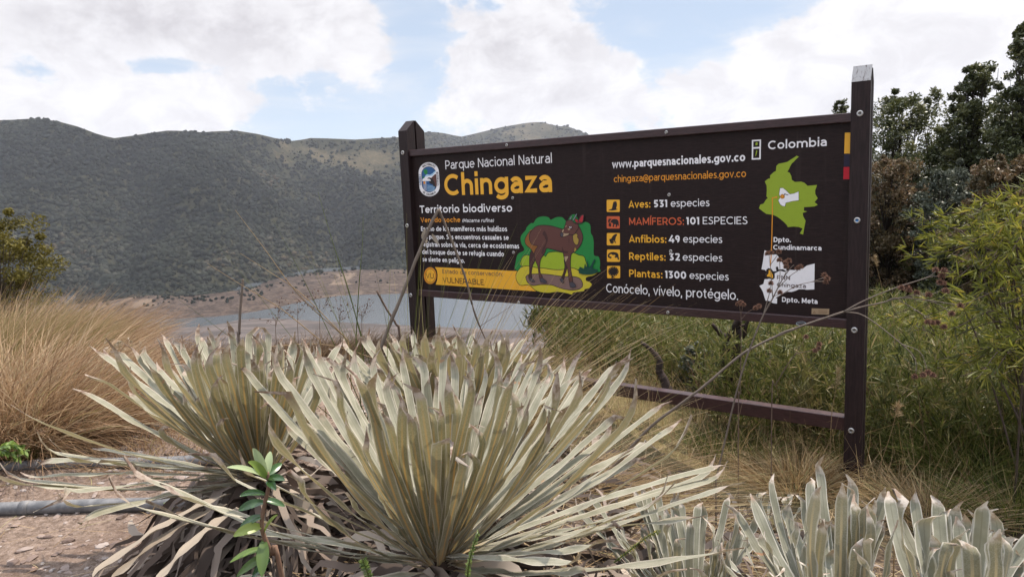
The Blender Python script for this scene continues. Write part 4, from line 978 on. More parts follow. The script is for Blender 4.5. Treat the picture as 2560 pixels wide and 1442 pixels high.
def rosette(label, cpx, cpy, r, L, W, tips, nfill=0, mat=None, nskirt=0, fill_az=None, up=.30, fillL=.9, wave=1.0, skirt_len=.5, stem=True, elev=(.35, 1.45), tipcurl=1.0, v0=.90, dens=0, upright=9.0, twk=1.0):
    c = at(cpx, cpy, r); gzv = gz_(c[0], c[1])
    p = thing('rosette_plant', (c[0], c[1], min(gzv, c[2] - .02)), label, 'rosette plant', 'silvery rosette plants')
    if stem:
        g = Geo(); tube(g, [(c[0] + .01, c[1] + .02, gzv - .1), (c[0], c[1], c[2] - .04), (c[0], c[1], c[2] + .03)], .055, .03, 9, .3); g.build('stem', m_trunk, p)
    todo = []
    for tp in tips:
        px, py, side = tp[:3]; l = L * (tp[3] if len(tp) > 3 else 1.0); wk = tp[4] if len(tp) > 4 else 1.0
        todo.append((solve_tip(c, px, py, l * rng.uniform(.96, 1.04), side, upright), wk))
    for k in range(nfill):
        a = (k * 2.39996 + rng.normal(0, .1)) if fill_az is None else rng.uniform(*fill_az)
        e = elev[0] + (elev[1] - elev[0]) * ((k + .5) / nfill) ** .8 + rng.normal(0, .05)
        l = L * fillL * rng.uniform(.85, 1.02) * (1 - .18 * (k / nfill))
        todo.append((c + l * np.array([math.sin(a) * math.cos(e), math.cos(a) * math.cos(e), math.sin(e)]), .95))
    for n, (T, wk) in enumerate(todo[:99]):
        d = T - c; L_ = np.linalg.norm(d); h = np.array([d[0], d[1], 0]); hn = nrm(h + 1e-6); e = math.asin(np.clip(d[2] / L_, -1, 1))
        A0 = c + hn * (.018 + .03 * (1 - max(e, 0) / 1.57)) + UZ * (.035 * (e / 1.57)) + rng.normal(0, .006, 3)
        low = hn * math.cos(max(e, 0) * .86) + UZ * math.sin(max(e, 0) * .86)
        Bc = A0 + low * L_ * .5 + np.array([0, 0, -.02 * (1 - e)]) + rng.normal(0, .012, 3)
        if e < .25: Bc = Bc + UZ * .05
        V, Q, uu_, vv_ = leaf_mesh(A0, Bc, T, W * .5 * wk * rng.uniform(.88, 1.1), twk * rng.normal(0, .32), rng.uniform(-.3, 1.0) * tipcurl, wave * rng.uniform(.5, 1.3), rng.uniform(.3, .9), v0)
        mesh_np('leaf', V, Q, mat or m_leafA, p, dict(uu=uu_, vv=vv_, rnd=np.full(len(V), rng.random())))
    if dens:                                          # the many leaves further in, as one mesh
        VV_, QQ_, U_, W2_, R_, off_ = [], [], [], [], [], 0
        for k in range(dens):
            T0 = todo[rng.integers(0, len(tips))][0]; d0 = T0 - c; L0 = np.linalg.norm(d0)
            if d0[2] / L0 < .35: continue
            d = nrm(d0 / L0 + rng.normal(0, .10, 3) + [0, 0, .08]) * L0 * rng.uniform(.72, .97); T = c + d
            if proj(T)[1] < min(q[1] for q in tips) + 12: continue
            L_ = np.linalg.norm(d)
            hn = nrm(np.array([d[0], d[1], 0]) + 1e-6); e = math.asin(np.clip(d[2] / L_, -1, 1)); A0 = c + hn * .02 + UZ * .02 + rng.normal(0, .006, 3)
            Bc = A0 + (hn * math.cos(e * .88) + UZ * math.sin(e * .88)) * L_ * .5 + rng.normal(0, .01, 3)
            V, Q, uu_, vv_ = leaf_mesh(A0, Bc, T, W * .5 * rng.uniform(.85, 1.1), twk * rng.normal(0, .3), rng.uniform(-.3, 1.0) * tipcurl, wave * rng.uniform(.5, 1.3), rng.uniform(.3, .9), v0)
            VV_.append(V); QQ_.append(Q + off_); off_ += len(V); U_.append(uu_); W2_.append(vv_); R_.append(np.full(len(V), rng.random()))
        o_ = mesh_np('leaves', np.concatenate(VV_), np.concatenate(QQ_), mat or m_leafA, p, dict(uu=np.concatenate(U_), vv=np.concatenate(W2_), rnd=np.concatenate(R_))); o_['kind'] = 'stuff'
    if nskirt:
        N = nskirt; a = rng.uniform(0, 6.283, N); ho = np.stack([np.sin(a), np.cos(a), 0 * a], 1)
        l = skirt_len * rng.uniform(.15, .8, N)
        a0 = c + ho * .03 + np.stack([0 * a, 0 * a, -rng.uniform(0, max(c[2] - gzv, .05), N)], 1)
        end = a0 + ho * l[:, None]; end[:, 2] = zground(end[:, 0], end[:, 1]) + rng.uniform(.0, .07, N)
        mid = a0 + ho * (l * .55)[:, None] + np.stack([0 * a, 0 * a, rng.uniform(-.05, .10, N)], 1)
        K = 11; Cv = bez2(a0, mid, end, K); Cv = Cv + np.cumsum(rng.normal(0, .0115, Cv.shape), 1)
        Tn = nrm(np.gradient(Cv, axis=1)); S0 = nrm(np.cross(Tn, UZ) + 1e-6); N0 = np.cross(S0, Tn)
        tw = rng.normal(0, .5, (N, 1)) + rng.normal(0, 2.2, (N, 1)) * np.linspace(0, 1, K)[None]
        Sd = S0 * np.cos(tw)[..., None] + N0 * np.sin(tw)[..., None]
        Wd = rng.uniform(.007, .019, (N, 1)) * (1 - .75 * np.linspace(0, 1, K)[None] ** 3)
        V, Q, at_ = ribbons(Cv, Sd, Wd, rng.random(N) ** 1.3)
        mesh_np('dead_leaves', V, Q, m_dead, p, at_)
    return p, c

def T_(s):
    o = []
    for q in s.split():
        f = q.split(','); o.append((float(f[0]), float(f[1]), f[2] if len(f) > 2 else 'f') + tuple(float(x) for x in f[3:]))
    return o
front, cF = rosette('largest silvery rosette plant, bottom centre, long strap leaves fanning in front of the sign', 1100, 1412, 1.42, .66, .0195, T_(
    '240,1240,f,1.12 310,1162,f,1.1 640,1055,f 700,975,f 587,899,b 665,892,b 750,838,b 775,878,b 850,1035,f 822,892,b 868,868,b 884,905,f 915,928,f 960,918,b 1010,993,f 1045,955,f 1060,1010,f 1080,1005,f 1118,948,f 1104,940,b 1146,975,f '
    '1195,930,f 1246,940,b 1283,930,f 1225,905,b 950,1222,f,.75,1.25 1396,996,f 1417,1012,f 1309,874,b 1343,880,b 1364,886,b 1396,908,b 1421,890,b 1451,892,b 1470,922,b 1417,961,f 1481,936,f 1552,885,b 1593,890,b 1561,927,f 1623,982,f 1667,1005,b '
    '1704,1046,b 1759,1083,f 1818,1170,b 1837,1188,b 1860,1198,f 1676,1234,f 1860,1368,f,1.02 1828,1161,b 1640,1100,b 1500,1010,b 1350,960,b 1180,900,b 1000,880,b 1140,890,b 1060,880,b 1260,890,b 720,1180,f,.9 1560,1300,f,.8 1480,1420,f,.7 '
    '600,1330,b,.9 560,1440,f,.8 1700,1440,f,.95 780,1010,b 700,1060,b 930,1000,b 1330,1030,b 1450,1060,b 1540,1080,b 1600,1150,b 990,1100,f,.75,.9 1215,1060,f,.8,.9 1130,1090,f,.7,.9 850,1110,b,.9'), 10, m_leafA, 420, dens=100, upright=1.3, twk=.55, wave=.7, skirt_len=.42, elev=(1.1, 1.5), fillL=.62)
left_r, cL = rosette('silvery rosette plant left behind the largest one, its lower leaves reaching over the grey pipes', 650, 1195, 2.02, .74, .0202, T_(
    '20,1020,f 195,965,b 250,875,b 282,866,b 322,870,b 337,865,b 370,905,f 402,826,b 390,875,f 431,838,b 442,850,b 482,820,b 476,870,f 527,828,b 510,890,f 572,818,b 555,862,f 622,810,b 641,830,b 672,813,b 600,838,f 700,868,f 742,850,b 560,935,f '
    '480,1003,f,1.0,1.1 388,1073,f,.95,1.15 -20,1188,f 90,1152,b,.9 -60,1200,f 45,1198,b 120,1270,f,.85 180,1305,f,.8 640,900,f 680,930,f 460,930,b 420,920,b 340,960,b 720,905,b 760,900,b 790,870,b 810,930,b 600,960,f 660,990,f 530,980,f 590,1010,f,.8 '
    '700,1000,f,.8 450,1000,b 500,920,b 545,880,b 770,960,b 230,1120,b,.9 330,1190,f,.8 740,1060,f,.7 700,838,b 735,842,b 765,845,b 800,852,b 835,872,b 780,885,f 730,905,f 860,900,b'), 26, m_leafA, 420, dens=80, upright=1.35, twk=.55, wave=.7, skirt_len=.42, elev=(1.0, 1.5), fillL=.60)
back_r, cB = rosette('silvery rosette plant behind the largest one, upright leaves in front of the left sign post', 1130, 1120, 2.35, .62, .0235, T_(
    '980,832,b 997,830,f 1031,818,b 1057,818,f 1087,850,b 1117,855,f 1136,832,b 1157,838,f 1186,822,b 1220,850,f 1241,848,b 1282,862,f 1310,842,b 1345,856,b 905,842,b 930,860,f 955,850,b 1010,870,f 1070,880,f 1100,830,b 1150,870,f 1205,870,f 1262,835,b 1330,890,f '
    '1380,880,b 1420,900,b 1460,930,b 880,900,b 850,850,b 820,880,b 1000,900,f 1250,900,f 1300,920,f 940,920,f'), 26, m_leafA, 60, dens=70, twk=.4, wave=.6, elev=(1.15, 1.5), fillL=.66)
pr_, cR = rosette('pale silvery rosette plant below the right sign post with tall upright leaves', 2095, 1640, 1.45, .62, .0225, T_(
    '1925,1180,b,1.05,.8 2006,1228,b,1,.7 2048,1148,b,1.12,.9 2047,1206,f,.95,1.15 2106,1205,f,.96,1.1 2132,1190,b,1.05 2146,1240,f,.9 2158,1246,f,.92 2186,1258,b,.9 2215,1225,b 1880,1230,b 1830,1260,b,1 1985,1300,f,.8 1900,1330,f,.8 2080,1300,b,.9 2230,1300,f,.8 '
    '1960,1250,b 1800,1380,f,.9 2010,1400,f,.7 2120,1330,f,.75'), 6, m_leafB, 60, tipcurl=.6, twk=.4, fillL=.58, v0=.88, dens=24, upright=1.14)
pr2, cR2 = rosette('pale silvery rosette plant in the bottom right corner with broad blunt leaves', 2400, 1660, 1.42, .60, .026, T_(
    '2222,1222,b,1.08,.9 2243,1240,f,1.0,1.1 2284,1235,b,1.02,.8 2345,1240,b,1.02,.95 2362,1262,b,.96 2384,1255,b,1 2380,1345,f,.8,.8 2425,1345,f,.8,1.3 2455,1265,b,1 2492,1282,b,1.0 2470,1330,f,.85 2530,1332,f,.95,.85 2552,1422,f,.85 2330,1360,f,.75 2500,1400,f,.75 '
    '2300,1300,b 2420,1290,b 2560,1350,b 2600,1300,b 2270,1380,f,.7'), 6, m_leafB, 60, tipcurl=.6, twk=.4, fillL=.60, v0=.88, dens=24, upright=1.14)
pr3, cR3 = rosette('low pale rosette plant half covered by the right leaves of the largest one', 1735, 1560, 1.62, .50, .019, T_(
    '1582,1216,b 1607,1214,b 1641,1208,b 1427,1252,b 1470,1225,b 1728,1300,f,.8 1762,1250,b,.9 1853,1285,f,.9 1878,1345,f,.85 1822,1232,b,1 1690,1230,b 1540,1280,f,.9 1660,1300,f,.8 1800,1340,f,.75 1700,1360,f,.7 1500,1330,f,.8 1600,1310,b,.8 1900,1290,b'), 8, m_leafB, 60, tipcurl=.6, twk=.5, fillL=.6, v0=.88, dens=24, upright=1.14)
rosette('small pale rosette plant in the dry grass left of the right sign post', 1935, 1330, 2.9, .22, .024, T_('1890,1270,f 1915,1255,b 1945,1250,b 1970,1275,f 1990,1300,b 1870,1300,b 1930,1290,f'), 14, m_leafB, 12, skirt_len=.2)
rosette('small white rosette plant in the golden grass near the left edge', 305, 905, 4.6, .19, .026, T_('280,866,b 300,868,f 312,872,b 322,868,b 268,880,b 335,885,f'), 14, m_leafB, 0, stem=True)

# ---- grass
m_straw = leafy('straw', [(0, (.16, .10, .045)), (.4, (.30, .20, .10)), (.8, (.44, .33, .19)), (1, (.30, .28, .12))], .35, .55, spec=.35)
m_gold = leafy('golden_grass', [(0, (.13, .075, .042)), (.35, (.29, .185, .10)), (.7, (.45, .315, .19)), (.88, (.53, .41, .27)), (1, (.25, .22, .08))], .35, .6, tip=(.7, (.36, .22, .13)))
m_olive = leafy('olive_grass', [(0, (.14, .11, .035)), (.4, (.23, .18, .075)), (1, (.45, .33, .18))], .4, .55)
m_brush = leafy('brown_brush', [(0, (.07, .042, .026)), (.5, (.16, .10, .06)), (1, (.27, .19, .11))], .3, .6)
m_green = leafy('green_blades', [(0, (.05, .065, .014)), (.5, (.10, .125, .03)), (.85, (.19, .19, .05)), (1, (.34, .27, .12))], .4, .5)
def tussock(name, label, base, n, H, spread, mat, lean=(0, 0, 0), droop=.5, w=.0016, K=8, root=.10, cat='grass tussock', group=None, parts=None, em=None, upness=1.0, messy=.14):
    base = np.asarray(base, float); a = rng.uniform(0, 6.283, n); q = np.sqrt(rng.random(n))
    o = np.stack([np.sin(a), np.cos(a), 0 * a], 1)
    P = base + o * (q * root)[:, None]; P[:, 2] = zground(P[:, 0], P[:, 1]) - .01 if base[2] == 0 else base[2]
    l = H * rng.uniform(.45, 1.0, n)
    dirn = nrm(o * (q * spread + rng.normal(0, .12, n))[:, None] + np.array([0, 0, upness]) + np.asarray(lean) + rng.normal(0, messy, (n, 3)))
    mid = P + dirn * (l * .55)[:, None]
    fall = nrm(dirn * np.array([1, 1, 0]) + np.asarray(lean) * np.array([1, 1, 0]) * .6 + 1e-5)
    dr = droop * rng.uniform(.3, 1.3, n)
    end = mid + nrm(dirn + fall * dr[:, None] - UZ * (dr * .55)[:, None]) * (l * .5)[:, None]
    Cv = bez2(P, mid, end, K); Tn = nrm(np.gradient(Cv, axis=1))
    sd_ = nrm(rng.normal(0, 1, (n, 1, 3))); Sd = nrm(np.cross(Tn, np.broadcast_to(sd_, Tn.shape)))
    v = np.linspace(0, 1, K)[None]; Wd = w * rng.uniform(.6, 1.4, (n, 1)) * (1 - v ** 1.6 * .85)
    V, Q, at_ = ribbons(Cv, Sd, Wd)
    ob = mesh_np(name, V - 0, Q, mat, None, at_)
    return tag(ob, label, cat, group or 'grass tussocks')

gA = ground_at(60, 1085); gB = ground_at(235, 1040); gC = ground_at(-60, 1020); gD = ground_at(330, 960); gE = ground_at(130, 1000)
tussock('grass_tussock', 'tall golden tussock of drooping grass at the left edge', gA * [1, 1, 0], 6200, .68, 1.15, m_gold, (.2, -.1, 0), 1.2, .0018, root=.40, messy=.34)
tussock('grass_tussock', 'bushy olive topped grass tussock behind the golden one at the left edge', gC * [1, 1, 0] + [-.3, .35, 0], 6500, .62, 1.0, m_olive, (.12, 0, 0), .8, .0018, root=.5)
tussock('grass_tussock', 'golden tussock of bent grass right beside the tall one, behind the far pipe', gB * [1, 1, 0] + [-.12, .15, 0], 4500, .35, 1.2, m_gold, (.25, 0, 0), 1.2, .0017, root=.40, messy=.34)
tussock('grass_tussock', 'low golden tussock around the small white rosette', gD * [1, 1, 0] + [-.15, .4, 0], 4500, .19, 1.1, m_gold, (.3, 0, 0), 1.0, .0012, root=.5, messy=.34)
tussock('grass_tussock', 'golden tussock on top of the left bank in front of the mossy tree', gE * [1, 1, 0] + [-.75, 1.0, 0], 6000, .60, 1.0, m_gold, (.3, 0, 0), .9, .0014, root=.55)
q = at(455, 950, 3.5); tussock('grass_tussock', 'low golden grass seen between the leaves of the left rosette', (q[0], q[1], 0), 3000, .17, 1.1, m_gold, (.2, 0, 0), 1.0, .0012, root=.5, messy=.34)
# long straw rising in front of the sign
b1 = at(1150, 960, 2.75) * [1, 1, 0]; b2 = at(1010, 930, 2.9) * [1, 1, 0]; b3 = at(1480, 1110, 2.45) * [1, 1, 0]; b4 = at(1300, 940, 3.0) * [1, 1, 0]; b5 = at(1720, 1180, 2.6) * [1, 1, 0]
tussock('grass_tussock', 'tall straw tussock leaning right in front of the deer picture', b1, 190, 1.0, .62, m_straw, (.62, 0, 0), .45, .0014, root=.12, K=10)
tussock('grass_tussock', 'tussock of tall thin green stems in front of the left sign post', b2, 70, 1.0, .36, m_green, (.02, 0, 0), .12, .0014, root=.14, K=9)
tussock('grass_tussock', 'tussock of straw spreading flat to the right below the sign panel', b3, 260, .66, .9, m_straw, (1.1, -.1, 0), .6, .0012, root=.16, K=10, upness=.40)
tussock('grass_tussock', 'straw tussock under the middle of the sign panel', b4, 330, .46, .9, m_straw, (.55, 0, 0), .6, .0012, root=.16, K=10)
tussock('grass_tussock', 'matted pale straw tussock in front of the lower rail', b5, 500, .22, 1.2, m_straw, (.4, 0, 0), .8, .0010, root=.3, K=8, upness=.45)
# brown dry brush on the edge of the shelf
for k, (px, r_, lab) in enumerate(((420, 5.2, 'brown dry grass clump on the shelf edge right of the small green bush'), (560, 5.0, 'brown dry grass clump behind the left rosette, below the near shore'), (690, 5.3, 'brown dry grass clump at the broken pale stick'), (800, 4.9, 'brown dry grass clump below the narrow end of the lake'), (930, 5.2, 'brown dry grass clump just left of the left sign post'))):
    q = at(px, 860, r_); tussock('grass_tussock', lab, (q[0], q[1], 0), 1900, .25, 1.2, m_brush, (.2, 0, 0), .7, .0014, root=.55, K=6)
# right: green and straw clumps at the foot of the bamboo
for px, py, n, H, mt, lab in ((2420, 1170, 2200, .46, m_green, 'green grass tussock with bleached hanging blades under the bamboo shrub'), (2180, 1150, 900, .26, m_green, 'low green tussock just right of the right sign post'), (1990, 1210, 1000, .24, m_straw, 'dry grey tussock left of the foot of the right sign post'),
                              (2330, 1290, 800, .26, m_straw, 'straw tussock behind the corner rosette'), (2540, 1290, 1000, .30, m_green, 'green tussock at the right edge behind the corner rosette'), (1840, 1130, 900, .22, m_green, 'short green tussock under the lower rail')):
    q = ground_at(px, py); tussock('grass_tussock', lab, (q[0], q[1], 0), n, H, 1.1, mt, (-.05, -.1, 0), .9, .0018, root=.2, K=7)

# ---- bamboo meadow behind the sign: nobody could count it
def leaf_fans(P, D, n_each, l, w, spreadk, rnd=None, droop=.35, K=4):
    """narrow leaves fanning from points P along directions D"""
    N = len(P) * n_each; p0 = np.repeat(P, n_each, 0); d0 = np.repeat(D, n_each, 0)
    d = nrm(d0 + rng.normal(0, spreadk, (N, 3))); ll = l * rng.uniform(.55, 1.15, N)
    mid = p0 + d * (ll * .5)[:, None]; end = mid + nrm(d - UZ * droop * rng.uniform(.2, 1.4, (N, 1))) * (ll * .5)[:, None]
    Cv = bez2(p0, mid, end, K); Tn = nrm(np.gradient(Cv, axis=1)); Sd = nrm(np.cross(Tn, np.broadcast_to(rng.normal(0, 1, (N, 1, 3)), Tn.shape)))
    v = np.linspace(0, 1, K)[None]; Wd = w * np.minimum(np.sin(np.pi * np.clip(v * .92 + .08, 0, 1)) * 1.15, 1) * rng.uniform(.7, 1.3, (N, 1))
    return ribbons(Cv, Sd, Wd, np.repeat(rng.random(len(P)), n_each) * .55 + rng.random(N) * .45 if rnd is None else rnd)
m_bamboo = leafy('bamboo_leaf', [(0, (.055, .055, .018)), (.35, (.105, .115, .020)), (.65, (.19, .195, .028)), (.85, (.30, .26, .045)), (1, (.40, .25, .08))], .48, .5, spec=.3)
m_meadow = leafy('meadow_bamboo_leaf', [(0, (.026, .032, .010)), (.3, (.068, .080, .019)), (.6, (.130, .140, .034)), (.82, (.21, .175, .07)), (1, (.38, .28, .15))], .38, .5, patch=(.9, .60, (.27, .20, .09)))
NS = 12500
ra_ = rng.uniform(.02, .74, NS * 2); rr_ = 4.0 + 11 * rng.random(NS * 2) ** 1.25
mx_, my_ = rr_ * np.sin(ra_), rr_ * np.cos(ra_)
sgn = (np.stack([mx_, my_], 1) - P0[:2]) @ SN[:2]
ok = (sgn < -.25) & (rng.random(len(ra_)) < sstep(ra_, .0, .10)) & (vnoise(mx_ * .9, my_ * .9, 91, 3) > .30) & (rr_ < edge_r(ra_) + 1.5)
ok = np.nonzero(ok)[0][:NS]; mx_, my_ = mx_[ok], my_[ok]; mz_ = zground(mx_, my_)
hS = (.15 + .38 * rng.random(len(ok))) * (.7 + .7 * vnoise(mx_ * .6, my_ * .6, 95, 2))
parts_V = []
for f_ in (.45, .75, 1.0):
    P = np.stack([mx_ + rng.normal(0, .03, len(ok)), my_ + rng.normal(0, .03, len(ok)), mz_ + hS * f_], 1)
    parts_V.append(leaf_fans(P, np.tile([0, 0, .9], (len(ok), 1)), 5, .085, .0032, .6))
off = 0; VV, QQ, RR, WW = [], [], [], []
for V, Q, at_ in parts_V: VV.append(V); QQ.append(Q + off); RR.append(at_['rnd']); WW.append(at_['vv']); off += len(V)
o = mesh_np('meadow_bamboo', np.concatenate(VV), np.concatenate(QQ), m_meadow, None, dict(rnd=np.concatenate(RR), vv=np.concatenate(WW)))
tag(o, 'green dwarf bamboo covering the slope behind the sign', 'ground cover', None, 'stuff')
# their dark twiggy stems
k_ = rng.integers(0, len(ok), 5200); P = np.stack([mx_[k_], my_[k_], mz_[k_] - .01], 1) + rng.normal(0, .03, (5200, 3)) * [1, 1, 0]; d = nrm(np.stack([rng.normal(0, .4, 5200), rng.normal(0, .4, 5200), np.ones(5200)], 1)); l = hS[k_] * rng.uniform(.7, 1.25, 5200)
Cv = bez2(P, P + d * (l * .5)[:, None], P + d * l[:, None] + rng.normal(0, .06, (5200, 3)), 4)
V, Q, at_ = ribbons(Cv, np.broadcast_to(nrm(rng.normal(0, 1, (5200, 1, 3)) * [1, 1, .1]), Cv.shape), np.full((5200, 4), .0026) * np.array([1, .9, .7, .35]))
o = mesh_np('meadow_twigs', V, Q, m_brush, None, at_); tag(o, 'thin brown stems of the dwarf bamboo', 'twigs', None, 'stuff')
# dry grass between
n = 15000; ra_ = rng.uniform(.10, 1.15, n); rr_ = 3.6 + 10.6 * rng.random(n) ** 1.3; P = np.stack([rr_ * np.sin(ra_), rr_ * np.cos(ra_), 0 * ra_], 1); P[:, 2] = zground(P[:, 0], P[:, 1])
l = rng.uniform(.08, .30, n); d = nrm(np.stack([rng.normal(0, .35, n), rng.normal(0, .35, n), np.ones(n)], 1)); Cv = bez2(P, P + d * (l * .6)[:, None], P + d * l[:, None] + rng.normal(0, .07, (n, 3)), 4)
V, Q, at_ = ribbons(Cv, np.broadcast_to(nrm(rng.normal(0, 1, (n, 1, 3)) * [1, 1, .1]), Cv.shape), np.full((n, 4), .0013) * np.array([1, .9, .7, .2]))
o = mesh_np('meadow_grass', V, Q, m_straw, None, at_); tag(o, 'dry grass growing between the dwarf bamboo', 'grass', None, 'stuff')

# ---- trees and shrubs
m_bark = flat('bark', (.10, .075, .06), .9, .1, .4, nscale=25)
m_bark_d = flat('dark_bark', (.035, .027, .023), .9, .1, .4, nscale=25)
def crown_leaves(C, Rc, n, size, mat, name, parent, rnd_shift=0.0, flatk=.8):
    """leaf-sized faces gathered in clumps (C centres, Rc radii)"""
    k = rng.integers(0, len(C), n); q = nrm(rng.normal(0, 1, (n, 3))) * (rng.random((n, 1)) ** .45)
    P = C[k] + q * Rc[k][:, None] * np.array([1, 1, flatk])
    nn = nrm(rng.normal(0, 1, (n, 3)) + np.array([0, 0, .7])); u = nrm(np.cross(nn, rng.normal(0, 1, (n, 3)))); v = np.cross(nn, u)
    s = size * rng.uniform(.6, 1.3, (n, 1))
    V = np.stack([P - u * s, P + v * s * .42, P + u * s, P - v * s * .42], 1).reshape(-1, 3)
    Q = np.arange(n * 4).reshape(n, 4)
    clump = rng.random(len(C))
    r = np.clip(clump[k] * .6 + rng.random(n) * .4 + rnd_shift, 0, 1)
    return mesh_np(name, V, Q, mat, parent, dict(rnd=np.repeat(r, 4), vv=np.tile([0, .5, 1, .5], n)), smooth=False)
def tree(name, label, x, y, ztop, width, n, size, mat, zlow=.12, shape='cone', cat='tree', group=None, nclump=60, lean=0, bark=None, clump_r=.16):
    z0 = gz_(x, y); H = ztop - z0; p = thing(name, (x, y, z0), label, cat, group)
    g = Geo(); tip = np.array([x + lean, y, z0 + H * .97])
    path_ = smooth_path([(x, y, z0 - .15), (x + rng.normal(0, .05) * H * .3, y + rng.normal(0, .05) * H * .3, z0 + H * .4), tip], 5)
    tube(g, path_, max(.012 * H + .012, .012), .004, 6, .2); C = []; Rc = []
    for k in range(nclump):
        f = zlow + (1 - zlow) * ((k + .5) / nclump)
        if shape == 'cone': ww = width / 2 * (min(1, (1 - f) * 1.6 + .10) ** .8) * min(1, .5 + f * 2)
        elif shape == 'dome': ww = width / 2 * math.sqrt(max(.02, 1 - ((f - .5) / .52) ** 2))
        else: ww = width / 2 * (.35 + .65 * sstep(f, .1, .8)) * (1 - .75 * sstep(f, .82, 1.0))
        a = k * 2.4 + rng.normal(0, .5); q = rng.random() ** .5 * ww * rng.uniform(.7, 1.15)
        ax = path_[min(int(f * (len(path_) - 1)), len(path_) - 1)]
        c = np.array([ax[0] + q * math.sin(a), ax[1] + q * math.cos(a), z0 + H * f + rng.normal(0, .03) * H])
        C.append(c); Rc.append(width * clump_r * rng.uniform(.55, 1.25) * ((.22 + .78 * min(1, ww / (width / 2))) if shape == 'cone' else (.55 + .45 * ww / (width / 2))))
        c[2] = min(c[2], z0 + H * .98)
        if True:
            s_ = path_[max(int(f * .8 * (len(path_) - 1)) - 1, 0)]; tube(g, smooth_path([s_, (s_ + c) / 2 + [0, 0, -.03 * H], c], 3), .003 * H + .003, .002, 4, cap=False)
    if shape == 'cone':                               # several ascending leaders give the crown its spires
        for q in range(5):
            a = q * 2.1 + rng.normal(0, .3); o_ = width * rng.uniform(.16, .40); hl = H * rng.uniform(.74, .99); cx_, cy_ = x + o_ * math.sin(a), y + o_ * math.cos(a)
            tube(g, smooth_path([path_[len(path_) // 3], (cx_, cy_, z0 + H * .55), (cx_ + rng.normal(0, .05) * width, cy_, z0 + hl)], 4), .004 * H, .003, 4, cap=False)
            for f in np.linspace(.45, hl / H, 9):
                C.append(np.array([cx_ + rng.normal(0, .03) * width, cy_ + rng.normal(0, .03) * width, z0 + H * f])); Rc.append(width * (.035 + .11 * (1 - (f - .45) / (hl / H - .45 + 1e-6)) ** .8))
    # a few bare upright sprigs give the outline its ragged top
    g.build('trunk', bark or m_bark_d, p)
    for k in range(max(4, nclump // 6)):
        i_ = rng.integers(0, len(C)); t0 = C[i_] + np.array([0, 0, Rc[i_] * rng.uniform(.7, 1.3)]); C.append(t0 + rng.normal(0, .012, 3) * width); Rc.append(Rc[i_] * .45)
    crown_leaves(np.array(C), np.array(Rc), n, size, mat, 'crown', p)
    return p
m_tree = leafy('dark_tree_leaf', [(0, (.030, .036, .015)), (.4, (.060, .068, .024)), (.75, (.10, .105, .036)), (1, (.17, .16, .07))], .3, .45, spec=.5)
m_tree_r = leafy('reddish_tree_leaf', [(0, (.05, .042, .02)), (.5, (.11, .08, .04)), (.8, (.17, .105, .06)), (1, (.22, .17, .085))], .3, .5)
m_tree_g = leafy('grey_green_leaf', [(0, (.040, .048, .034)), (.5, (.085, .095, .068)), (1, (.19, .20, .155))], .2, .5)
m_moss = leafy('mossy_leaf', [(0, (.045, .040, .008)), (.5, (.105, .088, .014)), (1, (.19, .155, .03))], .25, .7)
m_shrub = leafy('dark_shrub_leaf', [(0, (.018, .026, .010)), (.5, (.042, .056, .018)), (1, (.09, .11, .035))], .3, .5)
for px, ytop, r_, wpx_, n, sz, mt, shp, lab in (
        (2250, 242, 13.5, 190, 9000, .042, m_tree, 'oval', 'dark tree standing right behind the right sign post'),
        (2105, 245, 15.0, 90, 2600, .042, m_tree, 'cone', 'thin tree just showing its tip over the top of the sign'),
        (2435, 160, 13.0, 185, 9000, .042, m_tree, 'cone', 'tall pointed tree with the sky around its tip, second from the right edge'),
        (2570, 55, 12.0, 170, 9000, .040, m_tree, 'cone', 'tallest tree, cut by the right edge of the photo'),
        (2235, 400, 11.5, 210, 8000, .036, m_tree_r, 'dome', 'reddish brown leaved tree beside the right sign post'),
        (2370, 425, 11.0, 190, 7500, .034, m_tree_g, 'dome', 'grey green rounded tree below the tall pointed one'),
        (2520, 400, 10.0, 200, 8500, .034, m_tree_r, 'dome', 'brownish tree below the tallest one at the right edge'),
        (2310, 520, 12.0, 230, 8000, .036, m_tree, 'dome', 'low dark tree filling the gap between the reddish and the grey green tree'),
        (2180, 540, 12.5, 150, 5500, .036, m_tree, 'dome', 'low dark tree half hidden by the right sign post'),
        (2700, 300, 11.0, 260, 6000, .040, m_tree, 'dome', 'dark tree at the far right behind the bamboo shrub'),
        (2460, 560, 10.5, 240, 7000, .034, m_tree, 'dome', 'lowest dark tree directly above the bamboo shrub')):
    q = at(px, ytop, r_); tree('tree', lab, q[0], q[1], q[2], wpx_ * r_ / F * (.98 if shp == 'dome' else 1.4), int(n * (2.3 if shp == 'dome' else 3.4)), sz * .75, mt, .03 if shp == 'dome' else .06, shp, group='trees beyond the meadow', nclump=130 if shp == 'dome' else 200, clump_r=.115 if shp == 'dome' else .125)
q = at(-10, 552, 8.5); tree('mossy_tree', 'mossy olive tree at the left edge above the golden grass', q[0] - .05, q[1], q[2], 1.15, 16000, .018, m_moss, .42, 'dome', group=None, nclump=70, bark=m_bark, clump_r=.12)
